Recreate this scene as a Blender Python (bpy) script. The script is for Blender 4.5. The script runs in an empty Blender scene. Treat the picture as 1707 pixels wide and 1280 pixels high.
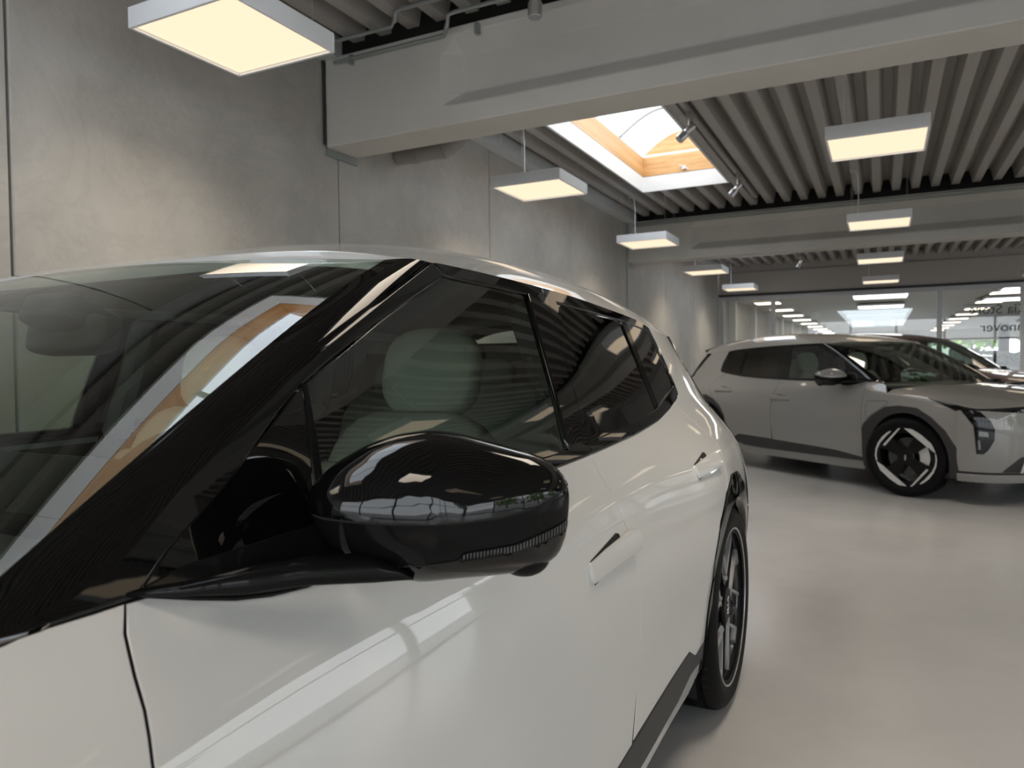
import bpy, bmesh, math, random
import numpy as np
from mathutils import Vector, Matrix
from mathutils.geometry import delaunay_2d_cdt

random.seed(7)
scene = bpy.context.scene
COL = scene.collection
R = math.radians

# ------------------------------------------------------------------ camera
def cam_axes():
    f = 1227.0
    dY = np.array([1472 - 853.5, 600 - 640, f]); dY /= np.linalg.norm(dY)
    dX = -np.array([-1580 - 853.5, 636 - 640, f]); dX /= np.linalg.norm(dX)
    dX -= dY * (dX @ dY); dX /= np.linalg.norm(dX)
    return np.array([dX, dY, np.cross(dX, dY)])
_M = cam_axes()
cam_data = bpy.data.cameras.new('camera')
cam = bpy.data.objects.new('camera', cam_data)
COL.objects.link(cam)
cam_data.sensor_width = 36.0
cam_data.lens = 1227.0 / 1707.0 * 36.0
cam_data.clip_start = 0.02
cam_data.clip_end = 300
_r, _u, _b = _M @ [1, 0, 0], _M @ [0, -1, 0], _M @ [0, 0, -1]
cam.matrix_world = Matrix(((_r[0], _u[0], _b[0], 0), (_r[1], _u[1], _b[1], 0), (_r[2], _u[2], _b[2], 1.185), (0, 0, 0, 1)))
cam_data.dof.use_dof = True
cam_data.dof.focus_distance = 1.35
cam_data.dof.aperture_fstop = 7.0
scene.camera = cam

# ------------------------------------------------------------------ world, exposure
world = bpy.data.worlds.new('world'); scene.world = world
world.use_nodes = True
bg = world.node_tree.nodes['Background']
bg.inputs[0].default_value = (0.90, 0.95, 1.0, 1)
bg.inputs[1].default_value = 3.0
scene.view_settings.view_transform = 'Standard'
scene.view_settings.look = 'None'
scene.view_settings.gamma = 1.0
scene.view_settings.use_curve_mapping = False
scene.view_settings.exposure = 0.48
LAMP_POWER = 4.8          # watts per luminaire
LAMP_RGB = (1.0, 0.88, 0.74)
scene.cycles.max_bounces = 8
scene.cycles.diffuse_bounces = 4
scene.cycles.glossy_bounces = 4
scene.cycles.transparent_max_bounces = 14
scene.cycles.caustics_reflective = False
scene.cycles.caustics_refractive = False
scene.cycles.sample_clamp_indirect = 6.0

# ------------------------------------------------------------------ materials
MATS = {}
def mat(name, rgb, rough=0.5, metal=0.0, coat=0.0, spec=0.5, emit=None, estr=1.0, coat_rough=0.02):
    m = bpy.data.materials.new(name); m.use_nodes = True
    b = m.node_tree.nodes['Principled BSDF']
    b.inputs['Base Color'].default_value = (*rgb, 1)
    b.inputs['Roughness'].default_value = rough
    b.inputs['Metallic'].default_value = metal
    b.inputs['Specular IOR Level'].default_value = spec
    b.inputs['Coat Weight'].default_value = coat
    b.inputs['Coat Roughness'].default_value = coat_rough
    if emit:
        b.inputs['Emission Color'].default_value = (*emit, 1)
        b.inputs['Emission Strength'].default_value = estr
    MATS[name] = m
    return m

def mottle(m, rgb1, rgb2, scale=3.0, detail=6, stretch=(1, 1, 1), lo=0.35, hi=0.65, bump=0.0, bump_scale=40, coord='Object', rough=None):
    nt = m.node_tree; b = nt.nodes['Principled BSDF']
    tc = nt.nodes.new('ShaderNodeTexCoord'); mp = nt.nodes.new('ShaderNodeMapping')
    mp.inputs['Scale'].default_value = stretch
    nt.links.new(tc.outputs[coord], mp.inputs[0])
    n = nt.nodes.new('ShaderNodeTexNoise'); n.inputs['Scale'].default_value = scale; n.inputs['Detail'].default_value = detail
    n.inputs['Roughness'].default_value = 0.62
    nt.links.new(mp.outputs[0], n.inputs['Vector'])
    cr = nt.nodes.new('ShaderNodeValToRGB')
    cr.color_ramp.elements[0].position = lo; cr.color_ramp.elements[0].color = (*rgb1, 1)
    cr.color_ramp.elements[1].position = hi; cr.color_ramp.elements[1].color = (*rgb2, 1)
    nt.links.new(n.outputs[0], cr.inputs[0])
    nt.links.new(cr.outputs[0], b.inputs['Base Color'])
    if bump > 0:
        n2 = nt.nodes.new('ShaderNodeTexNoise'); n2.inputs['Scale'].default_value = bump_scale; n2.inputs['Detail'].default_value = 4
        nt.links.new(mp.outputs[0], n2.inputs['Vector'])
        bp = nt.nodes.new('ShaderNodeBump'); bp.inputs['Strength'].default_value = bump; bp.inputs['Distance'].default_value = 0.01
        nt.links.new(n2.outputs[0], bp.inputs['Height']); nt.links.new(bp.outputs[0], b.inputs['Normal'])
    if rough:
        mr = nt.nodes.new('ShaderNodeMapRange'); mr.inputs[3].default_value = rough[0]; mr.inputs[4].default_value = rough[1]
        nt.links.new(n.outputs[0], mr.inputs[0]); nt.links.new(mr.outputs[0], b.inputs['Roughness'])
    return m

def trowel(m, scale=1.5, amount=0.05):
    """thin curved streaks left by smoothing the concrete"""
    nt = m.node_tree; b = nt.nodes['Principled BSDF']
    src = b.inputs['Base Color'].links[0].from_socket
    tc = nt.nodes.new('ShaderNodeTexCoord')
    n = nt.nodes.new('ShaderNodeTexNoise'); n.inputs['Scale'].default_value = scale; n.inputs['Detail'].default_value = 9; n.inputs['Roughness'].default_value = .7; n.inputs['Distortion'].default_value = 2.6
    nt.links.new(tc.outputs['Object'], n.inputs['Vector'])
    cr = nt.nodes.new('ShaderNodeValToRGB'); e = cr.color_ramp.elements
    e[0].position = .44; e[0].color = (1, 1, 1, 1); e[1].position = .56; e[1].color = (1, 1, 1, 1)
    k = e.new(.5); k.color = (1 - amount * 1.6, 1 - amount * 1.6, 1 - amount * 1.6, 1)
    nt.links.new(n.outputs[0], cr.inputs[0])
    mx = nt.nodes.new('ShaderNodeMix'); mx.data_type = 'RGBA'; mx.blend_type = 'MULTIPLY'; mx.inputs[0].default_value = .8
    nt.links.new(src, mx.inputs[6]); nt.links.new(cr.outputs[0], mx.inputs[7]); nt.links.new(mx.outputs[2], b.inputs['Base Color'])

def glass(name, tint, f0=0.06, rough=0.0):
    """thin sheet: tinted see-through plus Schlick mirror reflection, same from both sides"""
    m = bpy.data.materials.new(name); m.use_nodes = True
    nt = m.node_tree; nt.nodes.clear()
    out = nt.nodes.new('ShaderNodeOutputMaterial'); mix = nt.nodes.new('ShaderNodeMixShader')
    tr = nt.nodes.new('ShaderNodeBsdfTransparent'); tr.inputs[0].default_value = (*tint, 1)
    gl = nt.nodes.new('ShaderNodeBsdfGlossy'); gl.inputs['Roughness'].default_value = rough
    gl.inputs['Color'].default_value = (1, 1, 1, 1)
    ge = nt.nodes.new('ShaderNodeNewGeometry'); dp = nt.nodes.new('ShaderNodeVectorMath'); dp.operation = 'DOT_PRODUCT'
    nt.links.new(ge.outputs['Normal'], dp.inputs[0]); nt.links.new(ge.outputs['Incoming'], dp.inputs[1])
    def math_(op, a, b=None):
        n = nt.nodes.new('ShaderNodeMath'); n.operation = op
        for i, x in enumerate((a, b)):
            if x is None: continue
            if isinstance(x, (int, float)): n.inputs[i].default_value = x
            else: nt.links.new(x, n.inputs[i])
        return n.outputs[0]
    c = math_('ABSOLUTE', dp.outputs['Value']); k = math_('SUBTRACT', 1.0, c); p = math_('POWER', k, 5.0)
    F = math_('ADD', math_('MULTIPLY', p, 1 - f0), f0)
    nt.links.new(F, mix.inputs[0]); nt.links.new(tr.outputs[0], mix.inputs[1]); nt.links.new(gl.outputs[0], mix.inputs[2])
    nt.links.new(mix.outputs[0], out.inputs[0])
    MATS[name] = m
    return m

mat('white_paint', (0.60, 0.595, 0.582), 0.4, coat=1.0, spec=0.2)
mat('grey_paint', (0.20, 0.197, 0.19), 0.35, coat=1.0, spec=0.2)
mat('red_paint', (0.05, 0.008, 0.008), 0.3, coat=1.0)
mat('blue_paint', (0.02, 0.10, 0.42), 0.3, coat=1.0)
mat('silver_paint', (0.55, 0.57, 0.6), 0.3, metal=0.5, coat=1.0)
mat('gloss_black', (0.002, 0.002, 0.0022), 0.5, coat=1.0, spec=0.0)
mat('satin_black', (0.006, 0.006, 0.0065), 0.5, coat=0.35, coat_rough=0.06, spec=0.0)
mat('matte_black', (0.012, 0.012, 0.013), 0.55)
mat('dark_cladding', (0.017, 0.0172, 0.018), 0.5)
mat('rubber', (0.004, 0.004, 0.0045), 0.6, spec=0.12)
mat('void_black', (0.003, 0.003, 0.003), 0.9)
mat('rim_dark', (0.02, 0.02, 0.022), 0.25, coat=0.6)
mat('rim_grey', (0.48, 0.48, 0.48), 0.32, metal=0.6)
mat('rim_silver', (0.55, 0.55, 0.54), 0.35, metal=0.35)
mat('steel', (0.62, 0.62, 0.63), 0.3, metal=0.9)
mat('chrome', (0.85, 0.85, 0.87), 0.06, metal=1.0)
mat('lens_dark', (0.004, 0.004, 0.005), 0.3, coat=0.6, spec=0.0)
mat('lens_grey', (0.10, 0.105, 0.11), 0.15, coat=1.0)
mat('lens_clear', (0.35, 0.37, 0.40), 0.1, coat=1.0)
mat('tail_red', (0.25, 0.01, 0.01), 0.1, coat=1.0)
mat('seat_pale', (0.62, 0.62, 0.56), 0.75)
mat('interior_dark', (0.03, 0.032, 0.03), 0.7)
mat('interior_grey', (0.10, 0.105, 0.10), 0.8)
mat('headliner', (0.30, 0.30, 0.28), 0.9)
mat('logo_white', (0.75, 0.75, 0.75), 0.4)
glass('windscreen_glass', (0.66, 0.74, 0.66), 0.095)
glass('side_glass', (0.36, 0.42, 0.37), 0.095)
glass('privacy_glass', (0.012, 0.014, 0.014), 0.055)
glass('clear_glass', (0.968, 0.97, 0.966), 0.05)
glass('dome_glass', (0.93, 0.97, 1.0), 0.05)

m = mat('wall_concrete', (0.36, 0.34, 0.31), 0.55)
mottle(m, (0.36, 0.345, 0.318), (0.48, 0.462, 0.43), 1.6, 9, lo=0.3, hi=0.7, bump=0.22, bump_scale=26)
trowel(m)
m = mat('grout', (0.16, 0.15, 0.14), 0.9)
m = mat('beam_concrete', (0.46, 0.45, 0.42), 0.6)
mottle(m, (0.50, 0.488, 0.455), (0.58, 0.567, 0.53), 0.9, 8, lo=0.3, hi=0.62, bump=0.05, bump_scale=30)
mat('deck_paint', (0.37, 0.355, 0.338), 0.5)
m = mat('floor_epoxy', (0.45, 0.44, 0.43), 0.2)
mottle(m, (0.38, 0.377, 0.373), (0.47, 0.467, 0.463), 0.8, 10, lo=0.25, hi=0.75, bump=0.03, bump_scale=18, rough=(0.14, 0.3))
mat('wall_paint', (0.55, 0.54, 0.50), 0.7)
mat('header_paint', (0.47, 0.445, 0.425), 0.6)
mat('soffit_paint', (0.60, 0.58, 0.53), 0.7)
mat('frame_alu', (0.42, 0.42, 0.43), 0.4, metal=0.3)
mat('white_trim', (0.78, 0.77, 0.75), 0.5)
mat('zinc_trim', (0.62, 0.64, 0.64), 0.45, metal=0.2)
mat('galv', (0.33, 0.36, 0.35), 0.4, metal=0.6)
mat('pvc_grey', (0.30, 0.28, 0.27), 0.45)
mat('lamp_white', (0.78, 0.80, 0.83), 0.4)
mat('lamp_glow', (0.08, 0.07, 0.06), 0.5, emit=(1.0, 0.795, 0.56), estr=0.80)
mat('warm_glow', (0.8, 0.75, 0.65), 0.5, emit=(1.0, 0.85, 0.66), estr=4.0)
mat('cool_glow', (0.8, 0.8, 0.8), 0.5, emit=(0.96, 0.98, 1.0), estr=3.5)
m = mat('pine', (0.62, 0.33, 0.12), 0.45)
mottle(m, (0.56, 0.29, 0.105), (0.68, 0.38, 0.155), 3, 4, stretch=(1, 0.2, 8), lo=0.35, hi=0.6)
mat('asphalt', (0.30, 0.30, 0.30), 0.9)
m = mat('leaf', (0.10, 0.25, 0.03), 0.6)
mottle(m, (0.06, 0.17, 0.02), (0.25, 0.42, 0.06), 3, 4)
mat('bark', (0.10, 0.075, 0.05), 0.9)
mat('ink', (0.06, 0.06, 0.06), 0.6)
mat('paper_white', (0.75, 0.75, 0.72), 0.6)
mat('dark_fabric', (0.012, 0.016, 0.014), 0.9)
m = mat('landscape_print', (0.3, 0.35, 0.35), 0.5)
mottle(m, (0.05, 0.06, 0.05), (0.55, 0.62, 0.62), 4, 3, lo=0.4, hi=0.55)

# ------------------------------------------------------------------ generic helpers
def tag(o, label=None, cat=None, group=None, kind=None):
    if label: o['label'] = label
    if cat: o['category'] = cat
    if group: o['group'] = group
    if kind: o['kind'] = kind
    return o

def empty(name, loc=(0, 0, 0), rz=0.0, parent=None):
    o = bpy.data.objects.new(name, None); COL.objects.link(o)
    o.empty_display_size = 0.1
    o.location = loc; o.rotation_euler = (0, 0, rz)
    if parent: o.parent = parent
    return o

def link(name, me, m=None, parent=None, loc=None):
    o = bpy.data.objects.new(name, me); COL.objects.link(o)
    if m is not None and len(me.materials) == 0: me.materials.append(MATS[m] if isinstance(m, str) else m)
    if parent: o.parent = parent
    if loc is not None: o.location = loc
    return o

def from_bm(name, bm, m, parent=None, smooth=False, angle=None):
    bmesh.ops.recalc_face_normals(bm, faces=bm.faces)
    me = bpy.data.meshes.new(name); bm.to_mesh(me); bm.free()
    if smooth or angle:
        me.polygons.foreach_set('use_smooth', [True] * len(me.polygons))
        if angle: me.set_sharp_from_angle(angle=R(angle))
    return link(name, me, m, parent)

def bx(bm, x0, x1, y0, y1, z0, z1, bevel=0.0, seg=2):
    r = bmesh.ops.create_cube(bm, size=1.0)
    for v in r['verts']:
        v.co = Vector((x0 + (v.co.x + .5) * (x1 - x0), y0 + (v.co.y + .5) * (y1 - y0), z0 + (v.co.z + .5) * (z1 - z0)))
    if bevel > 0:
        es = list({e for v in r['verts'] for e in v.link_edges})
        bmesh.ops.bevel(bm, geom=es, offset=bevel, segments=seg, affect='EDGES', profile=0.6)

def box(name, x0, x1, y0, y1, z0, z1, m, parent=None, bevel=0.0, seg=2):
    bm = bmesh.new(); bx(bm, x0, x1, y0, y1, z0, z1, bevel, seg)
    return from_bm(name, bm, m, parent, angle=35 if bevel else None)

def tube(bm, pts, r, seg=10, cap=True):
    pts = [Vector(p) for p in pts]; rings = []
    prev = None
    for i, p in enumerate(pts):
        d = (pts[min(i + 1, len(pts) - 1)] - pts[max(i - 1, 0)]).normalized()
        ref = prev if prev is not None else (Vector((0, 0, 1)) if abs(d.z) < 0.9 else Vector((1, 0, 0)))
        a = (ref - d * ref.dot(d)).normalized(); prev = a
        b = d.cross(a)
        rr = r[i] if isinstance(r, (list, tuple)) else r
        rings.append([bm.verts.new(p + (a * math.cos(t) + b * math.sin(t)) * rr) for t in [2 * math.pi * k / seg for k in range(seg)]])
    for A, B in zip(rings[:-1], rings[1:]):
        for k in range(seg):
            bm.faces.new((A[k], A[(k + 1) % seg], B[(k + 1) % seg], B[k]))
    if cap:
        bm.faces.new(rings[0][::-1]); bm.faces.new(rings[-1])

def tube_obj(name, pts, r, m, parent=None, seg=10):
    bm = bmesh.new(); tube(bm, pts, r, seg)
    return from_bm(name, bm, m, parent, angle=40)

def lathe(bm, prof, axis='x', seg=64, closed=False):
    """profile [(a, r)]: a along axis, r radius"""
    rings = []
    for a, r in prof:
        ring = []
        for k in range(seg):
            t = 2 * math.pi * k / seg
            c, s = math.cos(t) * r, math.sin(t) * r
            ring.append(bm.verts.new((a, c, s) if axis == 'x' else ((c, s, a))))
        rings.append(ring)
    n = len(rings)
    for i in range(n if closed else n - 1):
        A, B = rings[i], rings[(i + 1) % n]
        for k in range(seg):
            bm.faces.new((A[k], A[(k + 1) % seg], B[(k + 1) % seg], B[k]))
    return rings

def prism(bm, poly, a0, a1, fn):
    """extrude 2D polygon between depths a0 and a1; fn(p, a) -> 3D"""
    A = [bm.verts.new(fn(p, a0)) for p in poly]; B = [bm.verts.new(fn(p, a1)) for p in poly]
    n = len(poly)
    bm.faces.new(A); bm.faces.new(B[::-1])
    for i in range(n): bm.faces.new((A[i], B[i], B[(i + 1) % n], A[(i + 1) % n]))

def copy_tree(o, parent=None):
    c = o.copy(); COL.objects.link(c); c.parent = parent
    for ch in list(o.children): copy_tree(ch, c)
    return c

# ------------------------------------------------------------------ spline surface
def cardinal(xs):
    n = len(xs); xs = np.array(xs, float); h = np.diff(xs)
    A = np.zeros((n, n)); B = np.zeros((n, n)); A[0, 0] = A[-1, -1] = 1
    for i in range(1, n - 1):
        A[i, i - 1] = h[i - 1]; A[i, i] = 2 * (h[i - 1] + h[i]); A[i, i + 1] = h[i]
        B[i, i - 1] = 6 / h[i - 1]; B[i, i] = -6 / h[i - 1] - 6 / h[i]; B[i, i + 1] = 6 / h[i]
    K = np.linalg.solve(A, B)
    def basis(x):
        x = np.atleast_1d(np.asarray(x, float)); i = np.clip(np.searchsorted(xs, x) - 1, 0, n - 2)
        hh = h[i]; a = (xs[i + 1] - x) / hh; b = (x - xs[i]) / hh
        W = np.zeros((len(x), n)); r = np.arange(len(x)); W[r, i] += a; W[r, i + 1] += b
        W += ((a ** 3 - a) * hh ** 2 / 6)[:, None] * K[i] + ((b ** 3 - b) * hh ** 2 / 6)[:, None] * K[i + 1]
        return W
    return basis
def curve1(xs, ys):
    b = cardinal(xs); ys = np.array(ys, float)
    return lambda x: b(np.clip(x, xs[0], xs[-1])) @ ys

# side surface of the hatchback: half width v at (u behind the front axle, height z)
US = [-0.60, -0.30, 0.0, 0.30, 0.50, 1.0, 1.61, 2.2, 2.68, 3.0, 3.25, 3.45]
ZS = [.15, .30, .45, .60, .72, .82, .90, .985, 1.08, 1.20, 1.32, 1.42]
VT = np.array([
 [.80, .835, .85, .855, .845, .81, .74, .62, .58, .54, .50, .46],
 [.85, .885, .90, .908, .905, .88, .825, .73, .69, .65, .61, .57],
 [.86, .895, .908, .918, .92, .90, .855, .775, .74, .70, .66, .62],
 [.85, .885, .897, .906, .91, .895, .86, .79, .76, .72, .68, .64],
 [.85, .885, .895, .903, .900, .881, .851, .80, .77, .735, .70, .665],
 [.85, .885, .898, .906, .904, .888, .863, .815, .782, .740, .698, .660],
 [.85, .885, .898, .908, .907, .891, .867, .82, .785, .742, .698, .660],
 [.85, .885, .90, .912, .912, .896, .867, .81, .765, .715, .665, .625],
 [.86, .897, .912, .924, .922, .903, .864, .79, .735, .685, .635, .595],
 [.84, .875, .893, .905, .899, .876, .839, .77, .71, .65, .595, .55],
 [.78, .82, .845, .855, .855, .838, .80, .73, .665, .60, .54, .50],
 [.68, .72, .75, .76, .76, .745, .715, .655, .59, .52, .46, .42]])
_bu, _bz = cardinal(US), cardinal(ZS)
def S(u, z):
    return np.einsum('ni,ij,nj->n', _bu(np.clip(u, -.75, 3.5)), VT, _bz(np.clip(z, .12, 1.45)))
def S1(u, z): return float(S(np.array([u]), np.array([z]))[0])

def side(P): return np.stack([S(P[:, 0], P[:, 1]), P[:, 0], P[:, 1]], 1)

ztrim = curve1([0.9, 1.17, 1.33, 1.585, 2.28, 2.52, 2.8, 3.1, 3.3], [1.345, 1.361, 1.361, 1.356, 1.334, 1.318, 1.30, 1.28, 1.265])
zcr = curve1([0.85, 0.985, 1.1, 1.3, 1.6, 2.0, 2.4, 2.8, 3.1, 3.3], [1.345, 1.376, 1.408, 1.447, 1.480, 1.496, 1.488, 1.456, 1.414, 1.380])
def vrail(u): return S(u, ztrim(u)) 
def roof(P):
    u, v = P[:, 0], P[:, 1]
    w = np.abs(v) / vrail(u)
    zt = ztrim(u)
    return np.stack([v, u, zt + (zcr(u) - zt) * (1 - w ** 4.0)], 1)

def ws_edge(t):
    return np.stack([.756 - .060 * t - .034 * t * t, .325 + .733 * t, .958 + .463 * t - .053 * t * t - .08 * np.clip(t - .6, 0, 1) ** 2], -1)
def windscreen(P):
    t, w = P[:, 0], P[:, 1]
    e = ws_edge(t)
    cu = WSB + (.978 - WSB) * t; cz = .962 + .496 * t - .068 * t * t - .10 * np.clip(t - .6, 0, 1) ** 2
    w2 = np.abs(w) ** WSP
    return np.stack([e[:, 0] * w, cu + (e[:, 1] - cu) * w2, cz + (e[:, 2] - cz) * w2], 1)
WSB, WSP = .207, 2.2
_oa_u = curve1([0, .07, .151, .272, .47, .562, .78, 1.0], [.30, .415, .5, .572, .709, .779, .975, 1.17])
def pillar_out(t):
    z = .975 + (1.361 - .975) * t
    zz = .955 + .406 * t
    z = np.where(t < .07, .985 + 0 * t, np.minimum(zz, 1.361)); 
    u = _oa_u(t)
    return np.stack([S(u, z), u, z], -1)
def apillar(P):
    t, q = P[:, 0], P[:, 1]
    a = ws_edge(t); b = pillar_out(t)
    bul = .007 * np.sin(np.pi * np.clip(q, 0, 1)) 
    p = a + (b - a) * q[:, None]
    p[:, 0] += bul * .7; p[:, 2] += bul * .6; p[:, 1] -= bul * .45
    return p

zhl = curve1([-.75, -.6, -.45, -.2, .12, .22, .3], [.765, .785, .815, .860, .885, .89, .895])
zhc = curve1([-.85, -.7, -.5, -.2, .05, .2], [.795, .845, .888, .935, .962, .972])
def hood(P):
    u, v = P[:, 0], P[:, 1]
    zl = zhl(u); ve = S(u, zl); w = np.clip(np.abs(v) / ve, 0, 1.05)
    return np.stack([v, u, zl + (np.maximum(zhc(u), zl) - zl) * (1 - w ** 2.8)], 1)
def bumper(P):
    t, z = P[:, 0], P[:, 1]
    a = np.clip(t, -1, 1) * math.pi / 2
    L = .525 - .42 * (z - .55) ** 2
    W = S(np.full_like(z, -.30), np.minimum(z, .80)) * .99
    return np.stack([W * np.sign(a) * np.abs(np.sin(a)) ** (2 / 3.), -.30 - L * np.abs(np.cos(a)) ** (2 / 3.), z], 1)
_lr = curve1([.15, .35, .55, .75, .92, 1.02, 1.12, 1.24, 1.36], [.47, .54, .56, .55, .52, .47, .38, .25, .10])
def tail(P):
    t, z = P[:, 0], P[:, 1]
    a = np.clip(t, -1, 1) * math.pi / 2
    W = S(np.full_like(z, 2.95), z)
    return np.stack([W * np.sign(a) * np.abs(np.sin(a)) ** (2 / 3.), 2.95 + _lr(z) * np.abs(np.cos(a)) ** (2 / 3.), z], 1)

def densify(pts, h):
    out = []
    n = len(pts)
    for i in range(n):
        a, b = np.array(pts[i], float), np.array(pts[(i + 1) % n], float)
        k = max(1, int(math.ceil(np.linalg.norm(b - a) / h)))
        for j in range(k): out.append(a + (b - a) * j / k)
    return np.array(out)
def inside(poly, P):
    x, y = P[:, 0], P[:, 1]; c = np.zeros(len(P), bool); n = len(poly); j = n - 1
    for i in range(n):
        xi, yi = poly[i]; xj, yj = poly[j]
        if yi != yj:
            m_ = ((yi > y) != (yj > y)) & (x < (xj - xi) * (y - yi) / (yj - yi) + xi)
            c ^= m_
        j = i
    return c
def smooth_line(pts, k=4):
    """Catmull-Rom through an open polyline"""
    pts = [np.array(p, float) for p in pts]; out = []
    for i in range(len(pts) - 1):
        p0 = pts[max(i - 1, 0)]; p1 = pts[i]; p2 = pts[i + 1]; p3 = pts[min(i + 2, len(pts) - 1)]
        for j in range(k):
            t = j / k
            out.append(tuple(0.5 * (2 * p1 + (p2 - p0) * t + (2 * p0 - 5 * p1 + 4 * p2 - p3) * t * t + (3 * p1 - p0 - 3 * p2 + p3) * t ** 3)))
    out.append(tuple(pts[-1]))
    return out

def panel_mesh(name, outline, fn, h=.035, off=0.0, flange=.024, edge=.0015, out=(1, 0, 0), mirror=False, scale=(1, 1), inset=0.0, gap_shade=False):
    """sheet on surface fn bounded by outline (2D), with rolled edge and flange, analytic normals. scale: metric of the 2D space"""
    sc = np.array(scale, float)
    pl = densify([np.array(p) * sc for p in outline], h)
    area = 0.5 * np.sum(pl[:, 0] * np.roll(pl[:, 1], -1) - np.roll(pl[:, 0], -1) * pl[:, 1])
    if area < 0: pl = pl[::-1]
    tg = np.roll(pl, -1, 0) - np.roll(pl, 1, 0); tg /= np.linalg.norm(tg, axis=1)[:, None] + 1e-12
    no = np.stack([tg[:, 1], -tg[:, 0]], 1)
    if inset: pl = pl - no * inset
    lo, hi = pl.min(0), pl.max(0)
    gx, gy = np.meshgrid(np.arange(lo[0] + h * .5, hi[0], h), np.arange(lo[1] + h * .5, hi[1], h))
    G = np.stack([gx.ravel(), gy.ravel()], 1)
    if len(G):
        G = G[inside(pl, G)]
    if len(G):
        d = np.sqrt(((G[:, None, :] - pl[None]) ** 2).sum(-1)).min(1); G = G[d > .5 * h]
    V2 = np.concatenate([pl, G]) if len(G) else pl
    nb = len(pl)
    vs, es, fs, ov, oe, of = delaunay_2d_cdt([Vector(p) for p in V2], [(i, (i + 1) % nb) for i in range(nb)], [list(range(nb))], 1, 1e-6)
    X2 = np.array([[v[0], v[1]] for v in vs])
    where = {}
    for i, l in enumerate(ov):
        for k in l: where[k] = i
    f2 = lambda Q: fn(Q / sc)
    def nrm(Q):
        e = 1.5e-3
        t1 = f2(Q + [e, 0]) - f2(Q - [e, 0]); t2 = f2(Q + [0, e]) - f2(Q - [0, e])
        n = np.cross(t1, t2); n /= np.linalg.norm(n, axis=1)[:, None] + 1e-12
        s = np.sign((n @ np.array(out, float)).sum() or 1)
        return n * s
    N = nrm(X2); P3 = f2(X2) + N * off
    faces = []
    o3 = np.array(out, float)
    for f in fs:
        a, b, c = f[0], f[1], f[2]
        n = np.cross(P3[b] - P3[a], P3[c] - P3[a])
        faces.append((a, b, c) if n @ N[a] > 0 else (a, c, b))
    verts = [tuple(p) for p in P3]; norms = [tuple(n) for n in N]
    if flange > 0:
        idx = [where[k] for k in range(nb)]
        B2 = X2[idx]; NB = N[idx]; PB = P3[idx]
        T = f2(B2 + no * 1e-3) - f2(B2); T -= NB * (T * NB).sum(1)[:, None]; T /= np.linalg.norm(T, axis=1)[:, None] + 1e-12
        r1 = PB + T * edge - NB * edge; r2 = r1 - NB * flange
        b1 = len(verts); verts += [tuple(p) for p in r1]; norms += [tuple(x) for x in (NB + T) * .7071]
        b2 = len(verts); verts += [tuple(p) for p in r2]; norms += [tuple(x) for x in T]
        for k in range(nb):
            k2 = (k + 1) % nb
            for q in ((idx[k], idx[k2], b1 + k2, b1 + k), (b1 + k, b1 + k2, b2 + k2, b2 + k)):
                a, b, c, d_ = q
                n = np.cross(np.array(verts[b]) - verts[a], np.array(verts[d_]) - verts[a])
                faces.append(q if n @ (np.array(norms[a]) + np.array(norms[d_])) > 0 else q[::-1])
    if mirror:
        verts = [(-x, y, z) for x, y, z in verts]; norms = [(-x, y, z) for x, y, z in norms]; faces = [tuple(f[::-1]) for f in faces]
    me = bpy.data.meshes.new(name); me.from_pydata(verts, [], faces)
    me.polygons.foreach_set('use_smooth', [True] * len(me.polygons)); me.update()
    if gap_shade and flange > 0:
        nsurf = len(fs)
        me['gap_shade_from'] = nsurf
    me.normals_split_custom_set_from_vertices([Vector(n).normalized() for n in norms])
    return me

def grid_mesh(name, fn, nu, nv, mirror=False, smooth=True):
    """quad grid from fn(s, t) on [0,1]^2 -> (x, y, z)"""
    vs = [fn(i / nu, j / nv) for i in range(nu + 1) for j in range(nv + 1)]
    fc = [(i * (nv + 1) + j, (i + 1) * (nv + 1) + j, (i + 1) * (nv + 1) + j + 1, i * (nv + 1) + j + 1) for i in range(nu) for j in range(nv)]
    if mirror: vs = [(-x, y, z) for x, y, z in vs]; fc = [f[::-1] for f in fc]
    me = bpy.data.meshes.new(name); me.from_pydata(vs, [], fc)
    if smooth: me.polygons.foreach_set('use_smooth', [True] * len(me.polygons))
    me.update()
    return me

# ================================================================== THE ROOM
WX = -3.26            # face of the left wall
XR = 8.2              # window side
YB, YF = -4.4, 16.7   # wall behind the camera, glazed partition ahead
ZD = 3.255            # underside of the roof deck
ZS_ = 2.615           # underside of the beams

floor = box('floor', WX - .2, XR, YB, 44.0, -.12, 0.0, 'floor_epoxy'); tag(floor, kind='structure')

# left wall: dark joints behind, each concrete panel its own piece
wl = box('wall_left', WX - .25, WX - .03, YB, YF, 0, 3.55, 'grout'); tag(wl, kind='structure')
joints = [-2.4, -.28, 1.83, 3.925, 6.046, 8.107, 10.1, 12.2, 14.3, 16.4, 16.7]
for a, b in zip([YB] + joints[:-1], joints):
    if b - a < .15: continue
    p = box('concrete_panel', WX - .04, WX, a + .006, b - .006, 0.0, 3.5, 'wall_concrete', wl, bevel=.006, seg=1)

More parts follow.
